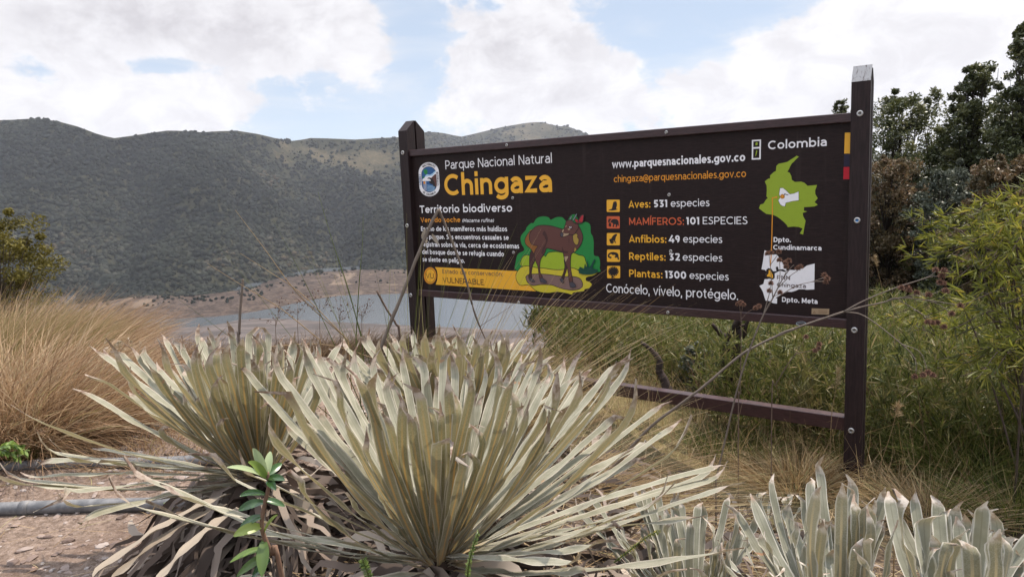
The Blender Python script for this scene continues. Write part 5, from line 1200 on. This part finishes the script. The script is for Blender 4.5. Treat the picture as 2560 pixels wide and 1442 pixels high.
for px, ytop, r_, wpx_, n, sz, mt, lab in ((1450, 762, 9.0, 210, 5500, .022, m_shrub, 'dark green bush at the meadow edge below the middle of the sign'), (1365, 786, 9.0, 110, 2600, .022, m_shrub, 'smaller dark bush at the water end of the meadow'), (312, 806, 7.0, 62, 900, .016, m_bamboo, 'small bright green bush on the shelf edge above the golden grass'),
                                          (1700, 790, 10.0, 160, 2600, .03, m_tree_g, 'grey green bush under the bottom rail of the sign'), (1520, 836, 5.6, 120, 2600, .014, m_shrub, 'olive bush in the meadow left of the short crooked dead trunk'), (1730, 858, 5.0, 110, 2400, .013, m_tree_g, 'grey green bush in the meadow between the two pieces of dead wood'),
                                          (1905, 838, 5.4, 130, 2800, .014, m_shrub, 'olive bush in the meadow right of the dead dark tree'), (2050, 868, 5.0, 120, 2400, .013, m_tree_r, 'reddish brown bush in the meadow left of the right post'), (2290, 1100, 4.6, 240, 3200, .014, m_shrub, 'low dark green shrub between the right post and the bamboo shrub'), (2480, 1190, 4.2, 170, 2400, .013, m_shrub, 'low dark green shrub at the foot of the bamboo shrub'),
                                          (2050, 1130, 4.6, 150, 1800, .013, m_shrub, 'low dark shrub just left of the right post'), (2190, 1010, 5.2, 90, 1200, .014, m_shrub, 'small round green shrub touching the right post')):
    q = at(px, ytop, r_); zt = max(q[2], gz_(q[0], q[1]) + .12); tree('bush', lab, q[0], q[1], zt, wpx_ * r_ / F, n, sz, mt, .05, 'dome', 'bush', 'bushes', 26, bark=m_bark)

# bamboo shrub on the right
def bamboo(label, base_px, r_, tips, lf, n_nodes=11):
    b0 = ground_at(*base_px) if r_ is None else at(*base_px, r_); zb = gz_(b0[0], b0[1]); p = thing('bamboo_shrub', (b0[0], b0[1], zb), label, 'bamboo shrub', 'bamboo shrubs')
    g = Geo(); PP, DD = [], []
    for (px, py, rr) in tips:
        T = at(px, py, rr); s = np.array([b0[0], b0[1], zb]) + np.array([rng.normal(0, .18), rng.normal(0, .18), -.03])
        m_ = s * .45 + T * .55; m_[2] = max(s[2], T[2]) * .75 + .25 * (s[2] + T[2]) / 2 + .12
        c_ = smooth_path([s, m_, T], 9); tube(g, c_, .0055, .0015, 5, cap=False)
        for f in np.linspace(.34, 1.0, n_nodes):
            i_ = min(int(f * (len(c_) - 1)), len(c_) - 2); d_ = nrm(c_[i_ + 1] - c_[i_])
            PP.append(c_[i_] + rng.normal(0, .02, 3)); DD.append(d_ * .75 + rng.normal(0, .22, 3) + [0, 0, .30])
    g.build('culms', m_bark, p)
    V, Q, at_ = leaf_fans(np.array(PP), np.array(DD), lf + 4, .076, .0029, .5, droop=.25, K=5); mesh_np('leaves', V, Q, m_bamboo, p, at_)
    return p
tips1 = [(2265, 560, 4.6), (2300, 600, 4.4), (2350, 560, 4.5), (2420, 545, 4.2), (2480, 520, 4.1), (2540, 530, 4.0), (2245, 640, 4.5), (2320, 660, 4.1), (2400, 610, 4.0), (2470, 590, 3.9), (2560, 570, 3.8), (2620, 560, 4.0), (2380, 700, 3.8), (2450, 680, 3.8), (2520, 640, 3.7), (2600, 640, 3.9)]
bamboo('upper bamboo shrub with arching yellow green sprays at the right edge', (2690, 1050), 4.3, tips1 + [(x + rng.normal(0, 25), y + rng.normal(0, 25), r * rng.uniform(.95, 1.1)) for x, y, r in tips1], 5)
tips2 = [(2300, 790, 4.0), (2350, 850, 3.8), (2390, 780, 3.7), (2440, 880, 3.6), (2500, 760, 3.6), (2540, 850, 3.5), (2580, 740, 3.6), (2480, 940, 3.5), (2400, 940, 3.7), (2560, 930, 3.4), (2340, 920, 4.0), (2620, 820, 3.5)]
bamboo('lower bamboo shrub hanging over the grass at the right edge', (2740, 1130), 4.0, tips2 + [(x + rng.normal(0, 25), y + rng.normal(0, 25), r * rng.uniform(.95, 1.1)) for x, y, r in tips2], 4)
tips3 = [(2200 + 34 * k, 790 + 60 * rng.random() + 6 * k, 5.2 + .8 * rng.random()) for k in range(11)]
bamboo('bamboo shrub in the meadow between the right post and the shrubs at the edge', (2360, 990), 5.8, tips3 + [(x + 20, y + 60, r) for x, y, r in tips3], 5, 9)

# dead wood in the meadow
def wood(name, label, paths, r_, cat, mat, group=None):
    pts0 = at(*paths[0][0][0], r_); p = thing(name, (pts0[0], pts0[1], gz_(pts0[0], pts0[1])), label, cat, group)
    for k, (pts, w0, w1) in enumerate(paths):
        g = Geo(); tube(g, smooth_path([at(*q[:2], r_ + (q[2] if len(q) > 2 else 0)) for q in pts], 6), w0, w1, 7, .45); g.build('trunk' if k == 0 else 'branch', mat, p)
    return p
m_dwood = flat('weathered_dark_wood', (.06, .045, .04), .9, .1, .5, nscale=18)
wood('dead_tree', 'dead dark tree with crooked bare branches under the sign panel', [([(1834, 1030), (1836, 990), (1838, 940), (1842, 880), (1845, 840), (1838, 815), (1850, 800)], (.034), .018), ([(1808, 960), (1812, 900), (1815, 850), (1798, 830), (1780, 810)], .028, .010), ([(1815, 850), (1832, 825), (1862, 812)], .02, .008), ([(1845, 850), (1862, 830), (1870, 800)], .02, .012)], 4.5, 'dead tree', m_dwood)
wood('dead_stump', 'short crooked dead trunk above the lower rail', [([(1672, 985), (1660, 950), (1648, 925), (1648, 900), (1625, 872), (1602, 855)], .030, .009)], 4.3, 'dead trunk', m_dwood)

# ------------------------------------------------------------------ small things
m_pipe, t, p, out = new_mat('grey_metal_pipe')
ps = pos(t); k = t.noise(ps, 22, 5, .65)
t.put(p.inputs['Base Color'], t.mix(t.ss(k, .35, .7), (.10, .10, .105), (.20, .195, .195))); p.inputs['Roughness'].default_value = .6; p.inputs['Metallic'].default_value = .1
bump(t, p, k, .15, .003)
def pipe(label, pa, pb, rp, rd):
    a = atz(*pa, .47 + rd * .8); b = atz(*pb, .47 + rd * .8)
    pts = []
    for f in np.linspace(0, 1, 14):
        q = a + (b - a) * f; q[2] = gz_(q[0], q[1]) * .4 + .47 * .6 + rd * .75; pts.append(q)
    o = thing('metal_pipe', tuple(a), label, 'pipe', 'pipes lying on the path')
    g = Geo(); tube(g, pts, rd, rd, 20); g.build('pipe_body', m_pipe, o)
    g = Geo(); i = 5; tube(g, [pts[i], pts[i] + (pts[i + 1] - pts[i]) * .35], rd * 1.1, rd * 1.1, 20); g.build('collar', m_pipe, o)
pipe('nearer of the two grey pipes lying on the dirt path', (-260, 1281), (560, 1250), None, .023)
pipe('farther of the two grey pipes, reaching behind the left rosette', (-260, 1178), (620, 1143), None, .021)
pipe('short grey pipe end showing at the foot of the golden grass', (330, 1069), (640, 1062), None, .016)

# gravel on the path
n = 5200; gx_ = rng.uniform(-2.9, -.15, n); gy_ = rng.uniform(1.2, 5.0, n); sz = .0045 + .016 * rng.random(n) ** 3.2
V = ico_v[None] * (1 + .5 * (rng.random((n, 12, 1)) - .5)); a = rng.uniform(0, 6.28, n)
sx = rng.uniform(.6, 1.5, (n, 1)); V = V * np.stack([sx[:, 0], 1 / sx[:, 0], rng.uniform(.25, .55, n)], 1)[:, None]
V = np.stack([V[..., 0] * np.cos(a)[:, None] - V[..., 1] * np.sin(a)[:, None], V[..., 0] * np.sin(a)[:, None] + V[..., 1] * np.cos(a)[:, None], V[..., 2]], -1) * sz[:, None, None]
V = V + np.stack([gx_, gy_, zground(gx_, gy_) + sz * .12], 1)[:, None]
Fc = (ico_f[None] + (np.arange(n) * 12)[:, None, None]).reshape(-1, 3)
m_grav, t, p, out = new_mat('gravel_stone')
c = ramp(t, t.attr('rnd').outputs['Fac'], [(0, (.10, .066, .052)), (.4, (.20, .145, .12)), (.75, (.28, .23, .205)), (.93, (.29, .25, .23)), (1, (.26, .15, .10))])
t.put(p.inputs['Base Color'], c); p.inputs['Roughness'].default_value = .85
o = mesh_np('gravel', V.reshape(-1, 3), Fc, m_grav, None, dict(rnd=np.repeat(rng.random(n), 12)), smooth=False); tag(o, 'flat brown and grey stones scattered on the dirt path', 'gravel', None, 'stuff')
# dead leaves and straw lying on the ground
n = 1700; gx_ = rng.uniform(-1.05, 1.3, n); gy_ = rng.uniform(.9, 3.0, n); l = rng.uniform(.05, .2, n); a = rng.uniform(0, 6.28, n)
P = np.stack([gx_, gy_, zground(gx_, gy_) + rng.uniform(.004, .05, n)], 1); d = np.stack([np.cos(a), np.sin(a), rng.normal(0, .15, n)], 1)
Cv = bez2(P, P + d * (l * .5)[:, None] + np.stack([0 * a, 0 * a, rng.uniform(0, .05, n)], 1), P + nrm(d + rng.normal(0, .4, (n, 3)) * [1, 1, .2]) * l[:, None], 8); Cv = Cv + rng.normal(0, .002, Cv.shape)
Tn = nrm(np.gradient(Cv, axis=1)); S0 = nrm(np.cross(Tn, UZ)); N0 = np.cross(S0, Tn); tw = rng.normal(0, .7, (n, 1)) + rng.normal(0, 1.6, (n, 1)) * np.linspace(0, 1, 8)[None]
V, Q, at_ = ribbons(Cv, S0 * np.cos(tw)[..., None] + N0 * np.sin(tw)[..., None], rng.uniform(.004, .013, (n, 1)) * np.sin(np.pi * np.linspace(.12, .95, 8))[None], rng.random(n) ** 1.2)
o = mesh_np('leaf_litter', V, Q, m_dead, None, at_); tag(o, 'curled dead leaves lying under the rosettes', 'leaf litter', None, 'stuff')
n = 5000; ra_ = rng.uniform(-.75, .6, n); rr_ = rng.uniform(1.6, 4.2, n); P = np.stack([rr_ * np.sin(ra_), rr_ * np.cos(ra_), 0 * ra_], 1); P[:, 2] = zground(P[:, 0], P[:, 1]) + rng.uniform(.003, .02, n)
a = rng.uniform(0, 6.28, n); l = rng.uniform(.05, .28, n); d = np.stack([np.cos(a), np.sin(a), rng.normal(.03, .08, n)], 1)
keep = (P[:, 0] > -.4) | (rng.random(n) < .14); P, d, l = P[keep], d[keep], l[keep]; n = len(P)
Cv = bez2(P, P + d * (l * .5)[:, None], P + (d + rng.normal(0, .15, (n, 3)) * [1, 1, .1]) * l[:, None], 4); Tn = nrm(np.gradient(Cv, axis=1))
V, Q, at_ = ribbons(Cv, nrm(np.cross(Tn, UZ)), np.full((n, 4), .0011) * [1, 1, .8, .3]); o = mesh_np('fallen_straw', V, Q, m_straw, None, at_); tag(o, 'fallen straw lying on the ground', 'straw', None, 'stuff')

# dry flower stalks
m_stalk = flat('dry_grey_stalk', (.17, .135, .11), .8, .15, .35, nscale=40)
m_stalk_d = flat('dry_brown_stalk', (.13, .09, .07), .85, .15, .35, nscale=40)
m_seed, t, p, out = new_mat('seed_head')
c = ramp(t, t.attr('vv').outputs['Fac'], [(0, (.028, .013, .010)), (.45, (.085, .036, .022)), (1, (.25, .125, .075))]); t.put(p.inputs['Base Color'], c); p.inputs['Roughness'].default_value = .85
def seed_head(c, r, parent):
    N = 90; k = np.arange(N) + .5; th = np.arccos(1 - 2 * k / N); phi = k * 2.39996
    D = np.stack([np.sin(th) * np.cos(phi), np.sin(th) * np.sin(phi), np.cos(th)], 1) + rng.normal(0, .06, (N, 3)); D = nrm(D); D = D[D[:, 2] > -.8]; N = len(D)
    u = nrm(np.cross(D, rng.normal(0, 1, (N, 3)))); v = np.cross(D, u); w_ = r * .17; l = r * rng.uniform(.9, 1.35, (N, 1))
    V = np.stack([c + D * r * .3 + u * w_, c + D * r * .3 - u * w_ * .5 + v * w_ * .87, c + D * r * .3 - u * w_ * .5 - v * w_ * .87, c + D * l], 1)
    F_ = (np.array([[0, 1, 3], [1, 2, 3], [2, 0, 3]])[None] + (np.arange(N) * 4)[:, None, None]).reshape(-1, 3)
    Vb = ico_v * r * .62 + c; F_ = np.concatenate([F_, ico_f + N * 4]); V = np.concatenate([V.reshape(-1, 3), Vb])
    mesh_np('seed_head', V, F_, m_seed, parent, dict(vv=np.concatenate([np.tile([.2, .2, .2, 1], N), np.zeros(12)]), rnd=np.zeros(len(V))), smooth=False)
def stalk(label, root, paths, heads, r_, hr, name='flower_stalk', mat=None, cat='dry stalk', group='dry flower stalks', flags=()):
    """paths: (points, width px at start, width px at end); points carry an optional depth offset"""
    k = r_ / F * .60
    P0_ = at(*root, r_); p = thing(name, (P0_[0], P0_[1], gz_(P0_[0], P0_[1])), label, cat, group)
    g = Geo()
    for i, (pts, w0, w1) in enumerate(paths):
        W_ = [at(q[0], q[1], r_ + (q[2] if len(q) > 2 else 0)) for q in pts]
        if i == 0: W_ = [np.array([P0_[0], P0_[1], min(gz_(P0_[0], P0_[1]) - .03, W_[0][2] - .02)]), P0_] + W_
        tube(g, smooth_path(W_, 6), w0 * k / 2, w1 * k / 2, 7, .25)
    g.build('stem', mat or m_stalk, p)
    for h in heads: seed_head(at(h[0], h[1], r_ + (h[2] if len(h) > 2 else rng.normal(0, .02))), hr * k * 1.4, p)
    for f in flags:                                   # withered bracts hanging from the stem
        P = smooth_path([at(q[0], q[1], r_) for q in f], 5); n_ = len(P); Tn = nrm(np.gradient(P, axis=0)); S_ = nrm(np.cross(Tn, SN)); a_ = np.linspace(0, 2.5, n_)[:, None]
        V, Q, at2 = ribbons(P[None], (S_ * np.cos(a_) + SN * np.sin(a_))[None], (np.sin(np.pi * np.linspace(.1, .95, n_)) * 9 * k)[None]); mesh_np('bract', V, Q, m_deadpale, p, at2)
    return p
stalk('thick dry flower stalk slanting up to the right across the right sign post', (1470, 1230), [([(1540, 1160), (1625, 1068), (1690, 1018), (1760, 965), (1830, 905), (1880, 870), (1985, 822), (2109, 779)], 15, 8), ([(2109, 779), (2164, 750), (2240, 719), (2317, 694), (2339, 678)], 6, 3), ([(2109, 779), (2164, 765), (2211, 755), (2240, 745), (2303, 748), (2395, 762)], 7, 3),
       ([(2109, 779), (2163, 791), (2254, 860), (2288, 899), (2290, 935)], 5, 3), ([(2254, 860), (2300, 880), (2320, 930)], 3.5, 2.5), ([(2240, 745), (2290, 775), (2330, 800)], 3.5, 2.5), ([(2303, 748), (2345, 760), (2376, 782)], 3, 2.5), ([(2317, 694), (2350, 688)], 3, 2.5), ([(2240, 719), (2262, 722)], 3, 2.5), ([(2211, 755), (2290, 735), (2320, 736)], 3, 2), ([(2240, 745), (2330, 735), (2360, 720)], 3, 2), ([(1985, 822), (1955, 832), (1935, 842)], 12, 5)],
      [(2339, 675), (2360, 677), (2354, 690), (2253, 720), (2273, 725), (2266, 716), (2358, 708), (2364, 727), (2350, 706), (2292, 732), (2322, 737), (2401, 764), (2379, 784), (2319, 805), (2331, 807), (2344, 806), (2360, 817), (2287, 942), (2308, 937), (2321, 931), (2332, 938)], 2.5, 9)
stalk('grey dry flower stalk standing in front of the white region map', (1790, 1215), [([(1792, 1190), (1815, 1090), (1840, 985), (1868, 890), (1905, 795), (1932, 745)], 9, 6), ([(1932, 745), (1955, 700), (1975, 672), (1985, 662)], 5, 2.5), ([(1932, 745), (1928, 690), (1923, 640)], 4, 2), ([(1926, 662), (1945, 636)], 3, 2), ([(1945, 715), (1950, 690), (1949, 655)], 3, 2), ([(1945, 720), (1975, 690), (1996, 676)], 3.5, 2),
       ([(1940, 745), (1990, 715), (2030, 704), (2060, 694)], 3.5, 2), ([(2030, 704), (2062, 703)], 3, 2), ([(1908, 790), (1916, 760), (1923, 735), (1927, 712)], 5, 2), ([(1935, 740), (1950, 735)], 3, 2), ([(1955, 700), (1965, 680), (1967, 668)], 3, 2)],
      [(1919, 634), (1928, 632), (1947, 629), (1948, 650), (1964, 657), (1972, 652), (1965, 667), (1995, 671), (2001, 667), (2061, 688), (2068, 696), (2064, 704), (1927, 708), (1923, 727), (1950, 731)], 2.45, 8.5)
stalk('thin brown flower stalk with two small seed head clusters left of the grey one', (1846, 1010), [([(1850, 985), (1852, 900), (1853, 830), (1852, 790), (1848, 762)], 4, 2.5), ([(1852, 800), (1870, 780), (1890, 770)], 2.5, 2), ([(1852, 790), (1857, 765)], 2.5, 2)], [(1845, 760), (1858, 761), (1852, 757), (1889, 770), (1897, 766)], 2.7, 8, mat=m_stalk_d)
stalk('low dry flower stalk with three seed heads behind the lower rail', (1930, 985), [([(1940, 960), (1985, 890), (2020, 878), (2048, 868)], 4, 2.5), ([(1985, 890), (2010, 850)], 2.5, 2)], [(2015, 842), (2048, 860), (2038, 876), (2046, 870)], 2.8, 8, mat=m_stalk_d)
stalk('thick dry stalk broken into a sharp bend over the lower left of the panel', (930, 935), [([(945, 890), (975, 810), (1010, 725), (1050, 625), (1080, 555), (1097, 524)], 17, 13), ([(1097, 524, 0), (1112, 560, .02), (1140, 630, .05), (1165, 700, .08), (1180, 760, .10)], 11, 9), ([(1180, 760, .1), (1192, 800, .12), (1215, 850, .15)], 7, 5)], [], 2.75, 8, 'broken_stalk', flags=[[(1064, 570), (1058, 590), (1066, 605), (1058, 622)], [(1080, 585), (1090, 602), (1100, 618)]])
stalk('short broken pale stick upright behind the left rosette', (597, 850), [([(598, 835), (601, 770), (606, 715), (607, 698)], 13, 9)], [], 3.3, 8, 'broken_stalk')
stalk('short brown broken twig beside the bent stalk, left of the sign', (1000, 850), [([(990, 810), (965, 770), (942, 727)], 10, 9)], [], 2.9, 8, 'broken_stalk', m_stalk_d)
stalk('thin dark twig crossing the lower left of the sign panel', (1230, 880), [([(1215, 850), (1200, 815), (1180, 760)], 4, 3), ([(1200, 815), (1270, 770), (1330, 725)], 2.5, 1)], [], 2.85, 8, 'broken_stalk', m_stalk_d)
# thin single blades against the hill
for pts, lab, mt in (([(905, 850), (870, 720), (830, 600), (795, 480)], 'tall green stem, leftmost of those standing against the hillside', m_green), ([(890, 850), (897, 720), (906, 610), (908, 535)], 'tall straight green stem against the hillside, left of the sign', m_green), ([(870, 850), (750, 740), (660, 620), (588, 525)], 'long dry stem leaning left, highest of those against the hillside', m_straw), ([(860, 840), (760, 740), (690, 690), (600, 633)], 'long dry stem leaning left, middle one against the hillside', m_straw), ([(800, 850), (700, 770), (600, 710), (518, 658)], 'long dry stem leaning left, lowest one above the lake', m_straw),
                     ([(950, 900), (800, 860), (550, 870), (310, 805)], 'long dry blade bending left over the left rosette', m_straw)):
    W_ = smooth_path([at(*q, 2.9) for q in pts], 8); b_ = W_[0].copy(); b_[2] = gz_(b_[0], b_[1]); W_ = np.concatenate([[b_], W_]); g = Geo(); tube(g, W_, .0022, .0007, 4, cap=False); tag(g.build('tall_grass', mt), lab, 'grass stem', 'single tall grass stems')
# rushes with dotted brown panicles in front of the lake
for k, (px, py, h_) in enumerate(((745, 770, 70), (800, 760, 80), (850, 780, 60), (690, 790, 55), (905, 775, 60))):
    lab = ('second rush from the left with brown specks, against the lake', 'tallest rush with brown specks against the lake', 'rush with brown specks, second from the left sign post', 'leftmost rush with brown specks in front of the lake', 'rush with brown specks nearest the left sign post')[k]
    b_ = at(px, py + h_, 3.6); p = thing('rush', (b_[0], b_[1], gz_(b_[0], b_[1])), lab, 'rush', 'rushes with brown panicles'); g = Geo(); T0 = at(px, py, 3.6)
    tube(g, smooth_path([(b_[0], b_[1], gz_(b_[0], b_[1])), b_, T0], 4), .0016, .0010, 4); tips_ = []
    for q in range(9):
        e = T0 + np.array([rng.normal(0, .05), rng.normal(0, .04), rng.uniform(-.03, .07)]); m_ = b_ + (T0 - b_) * rng.uniform(.5, .95); tube(g, smooth_path([m_, (m_ + e) / 2 + [0, 0, -.008], e], 3), .0008, .0006, 3, cap=False); tips_ += [m_ * (1 - f) + e * f + rng.normal(0, .006, 3) for f in (.55, .75, .9, 1.0)]
    g.build('stem', m_stalk_d, p); V, Fc_ = blobs_mesh(np.array(tips_), rng.uniform(.0022, .0042, len(tips_))); mesh_np('seed_specks', V, Fc_, m_seed, p, dict(vv=rng.random(len(V)) * .6, rnd=rng.random(len(V))))
# pale feathery plumes on the right
for k, (pts, lab) in enumerate((([(2075, 1120), (2080, 1030), (2092, 960), (2096, 925)], 'feathery pale grass plume just left of the right sign post'), ([(2190, 1190), (2225, 1090), (2240, 1035), (2245, 1015)], 'feathery pale grass plume right of the right sign post'), ([(2240, 1240), (2262, 1200), (2300, 1150), (2306, 1140)], 'thin pale grass stalk rising behind the corner rosette'), ([(2205, 720), (2198, 690), (2190, 660), (2186, 640)], 'small dry plume against the dark trees beside the right post'))):
    r_ = 6.5 if k == 3 else 3.6 if k < 2 else 1.9; W_ = smooth_path([at(*q, r_) for q in pts], 6); b_ = W_[0].copy(); b_[2] = gz_(b_[0], b_[1]); p = thing('plume_grass', tuple(b_), lab, 'plume grass', 'pale grass plumes')
    g = Geo(); tube(g, np.concatenate([[b_], W_]), .0018, .0008, 4, cap=False); g.build('stem', m_straw, p)
    if k == 2: continue
    PP = W_[-8:]; V, Q, at_ = leaf_fans(np.repeat(PP, 9, 0) + rng.normal(0, .004, (72, 3)), np.tile([.25, 0, .7], (72, 1)), 2, .032, .0007, .4); mesh_np('plume', V, Q, m_straw, p, at_)

# leafy green sprout in front of the left rosette
m_spr = leafy('fresh_leaf', [(0, (.055, .10, .022)), (.5, (.13, .20, .04)), (1, (.25, .31, .07))], .3, .38, spec=.5)
m_spr_p = leafy('pale_young_leaf', [(0, (.20, .26, .12)), (1, (.34, .40, .22))], .25, .6)
m_spr_d = leafy('glossy_dark_leaf', [(0, (.022, .055, .016)), (1, (.05, .11, .028))], .15, .25, spec=.6)
m_sstem = flat('sprout_stem', (.17, .10, .065), .7, .2, .3)
rS = 1.02
b_ = at(708, 1470, rS); p = thing('leafy_sprout', (b_[0], b_[1], gz_(b_[0], b_[1])), 'fresh green leafy sprout standing in front of the left rosette', 'sprout')
g = Geo(); W_ = [np.array([b_[0] + .03, b_[1] + .02, gz_(b_[0], b_[1]) - .02])] + [at(x, y, rS) for x, y in ((705, 1442), (680, 1385), (655, 1320), (662, 1260), (672, 1215), (668, 1180))]
tube(g, smooth_path(W_, 6), .0035, .0026, 7); g.build('stem', m_sstem, p)
for (x0, y0, x1, y1, wd, mt, dz) in ((668, 1190, 632, 1120, 24, m_spr_p, 0), (668, 1190, 676, 1128, 22, m_spr_p, .02), (668, 1195, 568, 1168, 22, m_spr_p, -.02), (668, 1195, 620, 1155, 26, m_spr, -.03), (668, 1190, 705, 1158, 20, m_spr_d, .02), (668, 1195, 712, 1200, 22, m_spr_d, -.02), (668, 1200, 690, 1225, 22, m_spr_d, -.03),
                                   (664, 1235, 600, 1240, 26, m_spr_d, -.02), (663, 1255, 596, 1275, 26, m_spr_d, .01), (660, 1250, 712, 1265, 20, m_spr_d, 0), (658, 1290, 600, 1318, 24, m_spr_d, 0), (655, 1315, 584, 1340, 30, m_spr, -.02), (657, 1340, 694, 1287, 26, m_spr, -.02), (660, 1350, 655, 1440, 34, m_spr, -.03), (668, 1370, 575, 1405, 24, m_spr, 0), (672, 1385, 592, 1440, 24, m_spr, -.01), (675, 1395, 630, 1445, 22, m_spr_d, -.02)):
    a = at(x0, y0, rS); T = at(x1, y1, rS + dz); L_ = np.linalg.norm(T - a); K = 9; v = np.linspace(0, 1, K)
    C_ = bez2(a[None], ((a + T) / 2 + UZ * L_ * .14)[None], T[None], K)[0]; Tn = nrm(np.gradient(C_, axis=0)); view = nrm(ORG - a); Sd = nrm(np.cross(Tn, view * .6 + UZ * .5 + rng.normal(0, .25, 3))); Nn = np.cross(Tn, Sd)
    Nn = Nn if (Nn @ UZ).mean() > 0 else -Nn; w_ = wd * .82 * rS * 1.08 / F / 2 * np.clip(np.sin(np.pi * (v * .93 + .05)) ** .7, .06, 1); UU = np.array([-1, -.5, 0, .5, 1.0])
    V = C_[:, None] + Sd[:, None] * (w_[:, None] * UU)[..., None] + Nn[:, None] * (w_[:, None] * np.abs(UU) * .35)[..., None]; q = (np.arange(K - 1)[:, None] * 5 + np.arange(4)).ravel()
    mesh_np('leaf', V.reshape(-1, 3), np.stack([q, q + 1, q + 6, q + 5], 1), mt, p, dict(rnd=np.full(5 * K, rng.random()), vv=np.repeat(v, 5)))
# fern and grass tuft at the left edge, club moss shoots in front
def frond(label, pts, r_, n_, lw, name='fern', mat=None, cat='fern', group=None):
    W_ = smooth_path([at(*q, r_) for q in pts], 8); b_ = W_[0]; p = thing(name, tuple(b_), label, cat, group); g = Geo(); tube(g, W_, .0018, .0007, 5, cap=False); g.build('stem', m_green, p)
    i_ = np.linspace(2, len(W_) - 2, n_).astype(int); PP = np.repeat(W_[i_], 2, 0); Tn = nrm(np.gradient(W_, axis=0))[i_]; s_ = nrm(np.cross(Tn, UZ + .3 * SN)); DD = np.stack([s_ + Tn * .4, -s_ + Tn * .4], 1).reshape(-1, 3)
    V, Q, at_ = leaf_fans(PP, DD, 2, lw, lw * .12, .12, K=4); mesh_np('fronds', V, Q, mat or m_spr, p, at_)
for k, (pts, lab) in enumerate((([(-40, 1150), (0, 1118), (35, 1112), (66, 1128)], 'upper green fern frond at the left edge beside the far pipe'), ([(-60, 1170), (-20, 1135), (20, 1128), (50, 1142)], 'lower green fern frond at the left edge beside the far pipe'))):
    frond(lab, pts, 2.75, 18, .035, group='fern fronds')
q = ground_at(62, 1160); tussock('grass_tussock', 'small green grass tuft beside the fern at the left edge', (q[0], q[1], 0), 160, .13, .5, m_green, w=.0016, root=.03, K=6)
for k, (pts, lab) in enumerate((([(1168, 1450), (1172, 1410), (1182, 1370), (1197, 1328)], 'green club moss shoot right of the base of the largest rosette'), ([(925, 1450), (915, 1420), (905, 1395)], 'shorter green club moss shoot left of the base of the largest rosette'), ([(1535, 1405), (1580, 1370), (1620, 1340), (1652, 1325)], 'yellowish club moss shoot under the right leaves of the largest rosette'))):
    frond(lab, pts, 1.12 if k < 2 else 1.45, 34, .008, 'club_moss', m_bamboo if k == 2 else m_spr, 'club moss', 'club moss shoots')
q = ground_at(430, 1340); tree('bush', 'tiny green seedling among the dead leaves under the left rosette', q[0], q[1], q[2] + .10, .05, 60, .009, m_spr, .3, 'dome', 'seedling', None, 8)

for k, (a, b, lab) in enumerate((((570, 1235), (215, 1450), 'pale withered strap leaf lying towards the lower left corner'), ((560, 1260), (265, 1460), 'second pale withered strap leaf beside the one in the lower left corner'), ((600, 1270), (385, 1460), 'pale withered strap leaf lying on the dead leaves under the left rosette'))):
    A0 = at(*a, 1.75); T = at(*b, 1.42); V, Q, uu_, vv_ = leaf_mesh(A0, (A0 + T) / 2 + UZ * .03, T, .0115, .3, 0, .8, .8)
    tag(mesh_np('withered_leaf', V, Q, m_deadpale, None, dict(rnd=np.full(len(V), rng.random()), vv=vv_)), lab, 'withered leaf', 'withered leaves')
